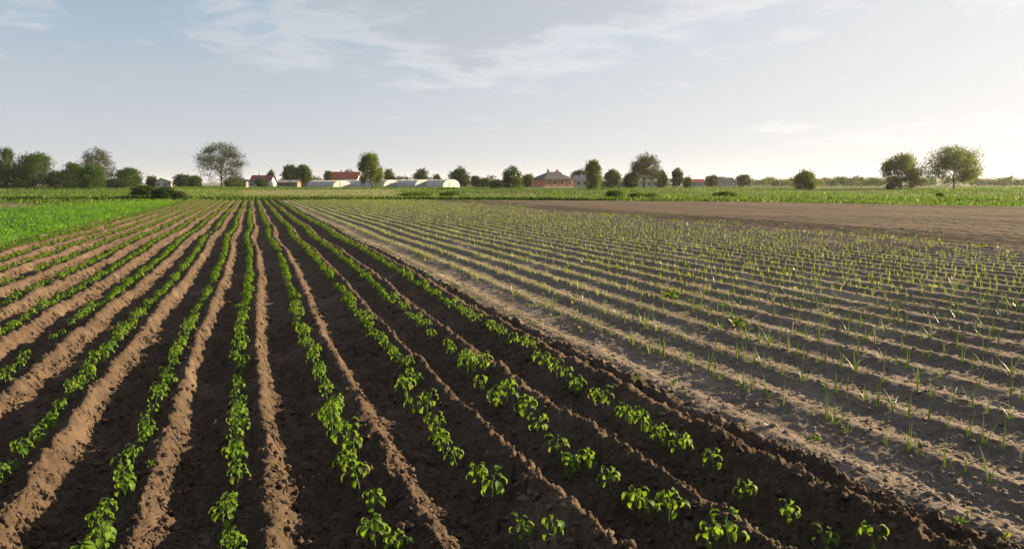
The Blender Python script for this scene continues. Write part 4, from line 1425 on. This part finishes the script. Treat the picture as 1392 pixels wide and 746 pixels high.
def tunnel(label, px, dep, width, height, length, ang):
    x, y = W(px, dep)
    z0 = float(ground_z(depth(x, y)))
    e = empty('plastic_tunnel', (x, y, z0), -YAW + ang, label=label, cat='greenhouse', group='white plastic tunnels in a row')
    n = 14; w = width / 2
    prof = []
    for i in range(n + 1):
        t = math.pi * i / n
        prof.append((-w * math.copysign(abs(math.cos(t)) ** .8, math.cos(t)), height * math.sin(t) ** .75))
    ns = 12
    vs = []; fs = []
    for j in range(ns + 1):
        sag = 1 - .012 * (j % 2)
        for a, b in prof:
            vs.append((a * sag, length * j / ns, b * sag))
    for j in range(ns):
        for i in range(n):
            q = j * (n + 1) + i
            fs.append((q, q + 1, q + n + 2, q + n + 1))
    cov = bpy.data.meshes.new('cover'); cov.from_pydata(vs, [], fs); cov.materials.append(M['film']); cov.update()
    put('cover', cov, e)
    hoop = MB().tube([(a * 1.012, 0, b * 1.012) for a, b in prof], [.045] * (n + 1), 5).mesh('hoop', M['steel'])
    for j in range(0, ns + 1, 2):
        put('hoop', hoop, e, loc=(0, length * j / ns, 0))
    for yy in (.06, length - .06):
        MB().poly([(a * .985, yy, b * .985) for a, b in prof]).build('end_wall', M['film'], e)
    d = MB().box(-.9, .9, -.02, .05, 0, 1.9).build('door', M['film'], e)
    MB().box(-1.0, -.9, -.05, .05, 0, 2.0).box(.9, 1.0, -.05, .05, 0, 2.0).box(-.9, .9, -.05, .05, 1.9, 2.0).build('frame', M['steel'], d)


tunnel('plastic tunnel nearest the dark round trees', 466, 240, 7.6, 2.4, 14, .9)
tunnel('plastic tunnel behind the slim trunked tree', 534, 238, 7.8, 2.6, 22, .9)
tunnel('plastic tunnel second from the round dark tree', 576, 236, 7.6, 2.6, 22, .9)
tunnel('plastic tunnel at the end beside the round dark tree', 614, 234, 7.9, 2.7, 22, .9)

# white water tank, poles
x, y = W(370, 232)
z0 = float(ground_z(depth(x, y)))
e = empty('water_tank', (x, y, z0), 0, label='small round white tank standing in front of the maroon roofed house', cat='tank')
M['tank'] = plain_mat('white plastic tank', (.72, .66, .63), .5, .08, 2.0)
prof = [(.02, 2.55), (.28, 2.5), (.3, 2.3), (.75, 2.2), (1.02, 1.9), (1.05, 1.4), (1.02, 1.1), (1.05, .9), (1.02, .75), (.7, .7)]
mb = MB()
for r_, z_ in prof:
    for s in range(16):
        mb.v.append((r_ * math.cos(s * math.pi / 8), r_ * math.sin(s * math.pi / 8), z_))
for k in range(len(prof) - 1):
    for s in range(16):
        t = (s + 1) % 16
        mb.f.append((k * 16 + t, k * 16 + s, (k + 1) * 16 + s, (k + 1) * 16 + t))
mb.build('body', M['tank'], e, smooth=True)
for s in range(4):
    a = s * math.pi / 2 + .6
    MB().tube([(.8 * math.cos(a), .8 * math.sin(a), -.1), (.8 * math.cos(a), .8 * math.sin(a), .8)], [.07, .07], 6).build('leg', M['steel'], e)

for px, ty, dp, lab in ((664, 237, 290, 'grey utility pole beside the small shrubs'), (201, 236, 320, 'thin utility pole near the white gabled cottage'),
                        (687, 233, 330, 'utility pole behind the spiky shrub'), (1060, 240, 420, 'far utility pole before the round bright bush')):
    x, y = W(px, dp); z0 = float(ground_z(depth(x, y)))
    H = zat(px, ty, dp) - z0
    e = empty('utility_pole', (x, y, z0), -YAW + .3, label=lab, cat='pole')
    MB().tube([(0, 0, -.3), (0, 0, H)], [.14, .10], 8).build('post', M['concrete'], e)
    MB().box(-.8, .8, -.06, .06, H - .6, H - .48).build('crossarm', M['wood'], e)
    for s in (-.7, 0, .7):
        MB().tube([(s, 0, H - .478), (s, 0, H - .25)], [.05, .04], 6).build('insulator', M['tank'], e)

# ------------------------------------------------------------------ weeds that stand alone
WEEDS = [((866, 524), 'small leafy weed on the crumbly edge of the pale strip', .06), ((915, 526), 'bright weed tuft on the pale strip next to the leafy one', .07),
         ((1106, 592), 'lone green weed on the furrow slope of the first onion row', .07), ((1305, 712), 'small weed on the pale strip near the bottom corner', .05),
         ((1362, 736), 'yellow green weed at the very corner of the pale strip', .06), ((912, 402), 'bushy dark green weed standing among the onion rows', .22),
         ((1001, 441), 'grassy green weed tuft among the nearer onion rows', .16), ((206, 645), 'tiny seedling on the lit ridge beside the pepper row', .05)]
Y_WEEDS = [((1277, 331), 'largest yellow weed on the tilled soil'), ((1297, 341), 'yellow weed below the largest one'), ((1338, 334), 'yellow weed furthest along the onion edge'),
           ((1264, 336), 'small yellow weed beside the largest one'), ((1374, 352), 'tall yellow weed among the last onions'), ((1205, 323), 'faint yellow weed far up the tilled edge')]


def weed(px, py, label, size, seed, yellow):
    p = P(px, py, .02)
    rng = np.random.default_rng(seed)
    z = float(soil_height(p[:1], p[1:2], 0)[0])
    n = 26
    az = rng.uniform(0, 6.28, n); el = rng.uniform(.1, 1.3, n)
    d = np.stack([np.cos(az) * np.cos(el), np.sin(az) * np.cos(el), np.sin(el)], 1)
    pos = d * rng.uniform(0, size * .5, n)[:, None]
    pos[:, 2] += .01
    v, f, t = leaf_quads(pos, d, rand_dirs(rng, n, 1.0), size * rng.uniform(.4, .7, n), size * rng.uniform(.18, .3, n), np.where(rng.random(n) < yellow, 1.0, rng.uniform(.2, .9, n)))
    e = empty('weed', (p[0], p[1], z), 0, label=label, cat='weed', group='weeds standing singly')
    mb = MB()
    for i in range(0, n, 5):
        mb.tube([(0, 0, -.02), tuple(pos[i])], [.003, .002], 4, cap=False)
    mb.build('stem', M['pepper_stem'], e)
    put('foliage', mesh_np('foliage', v, f, M['weed'], t), e, kind='stuff')


for i, ((a, b), lab, s) in enumerate(WEEDS):
    weed(a, b, lab, s, 40 + i, 0.05 if i != 4 else .3)
for i, ((a, b), lab) in enumerate(Y_WEEDS):
    weed(a, b, lab, .12, 60 + i, .5)

# ------------------------------------------------------------------ far hills and the air
def hill_ridge(name, az0, az1, dist, hmax, seed, label):
    vs = []; fs = []
    n = 90
    for i in range(n + 1):
        a = math.radians(az0 + (az1 - az0) * i / n) + YAW
        t = i / n
        env = float(ss(0, .12, t) * ss(1, .88, t))
        h = hmax * env * (0.72 + .5 * float(fbm(np.array([t * 6.0]), np.array([seed * 1.0]), 3, seed)[0]))
        for dd_, hh in ((dist - 350, 0), (dist, h), (dist + 350, 0)):
            vs.append((dd_ * math.sin(a), dd_ * math.cos(a), 1.0 + hh))
    for i in range(n):
        for j in range(2):
            q = i * 3 + j
            fs.append((q, q + 3, q + 4, q + 1))
    m = plain_mat('wooded hillside', (.05, .075, .035), 1.0, .4, .01, .05)
    put(name, mesh_np(name, np.array(vs), np.array(fs), m, smooth=True), kind='structure', label=label)


hill_ridge('hills', 14, 62, 3600, 34, 3, 'low wooded hills on the far horizon')
hill_ridge('hill', -46, 16, 4200, 20, 5, 'faint low rise on the horizon behind the village')

m, nt, out = new_mat('hazy air')
pv = nt.nodes.new('ShaderNodeVolumePrincipled')
pv.inputs['Color'].default_value = (.93, .95, 1.0, 1)
pv.inputs['Density'].default_value = 0.00008
pv.inputs['Anisotropy'].default_value = 0.3
nt.links.new(pv.outputs[0], out.inputs['Volume'])
MB().box(-6500, 6500, -6500, 6500, -1.6, 60).build('haze', m, label='thin pale evening haze over the fields', cat='haze', kind='stuff')
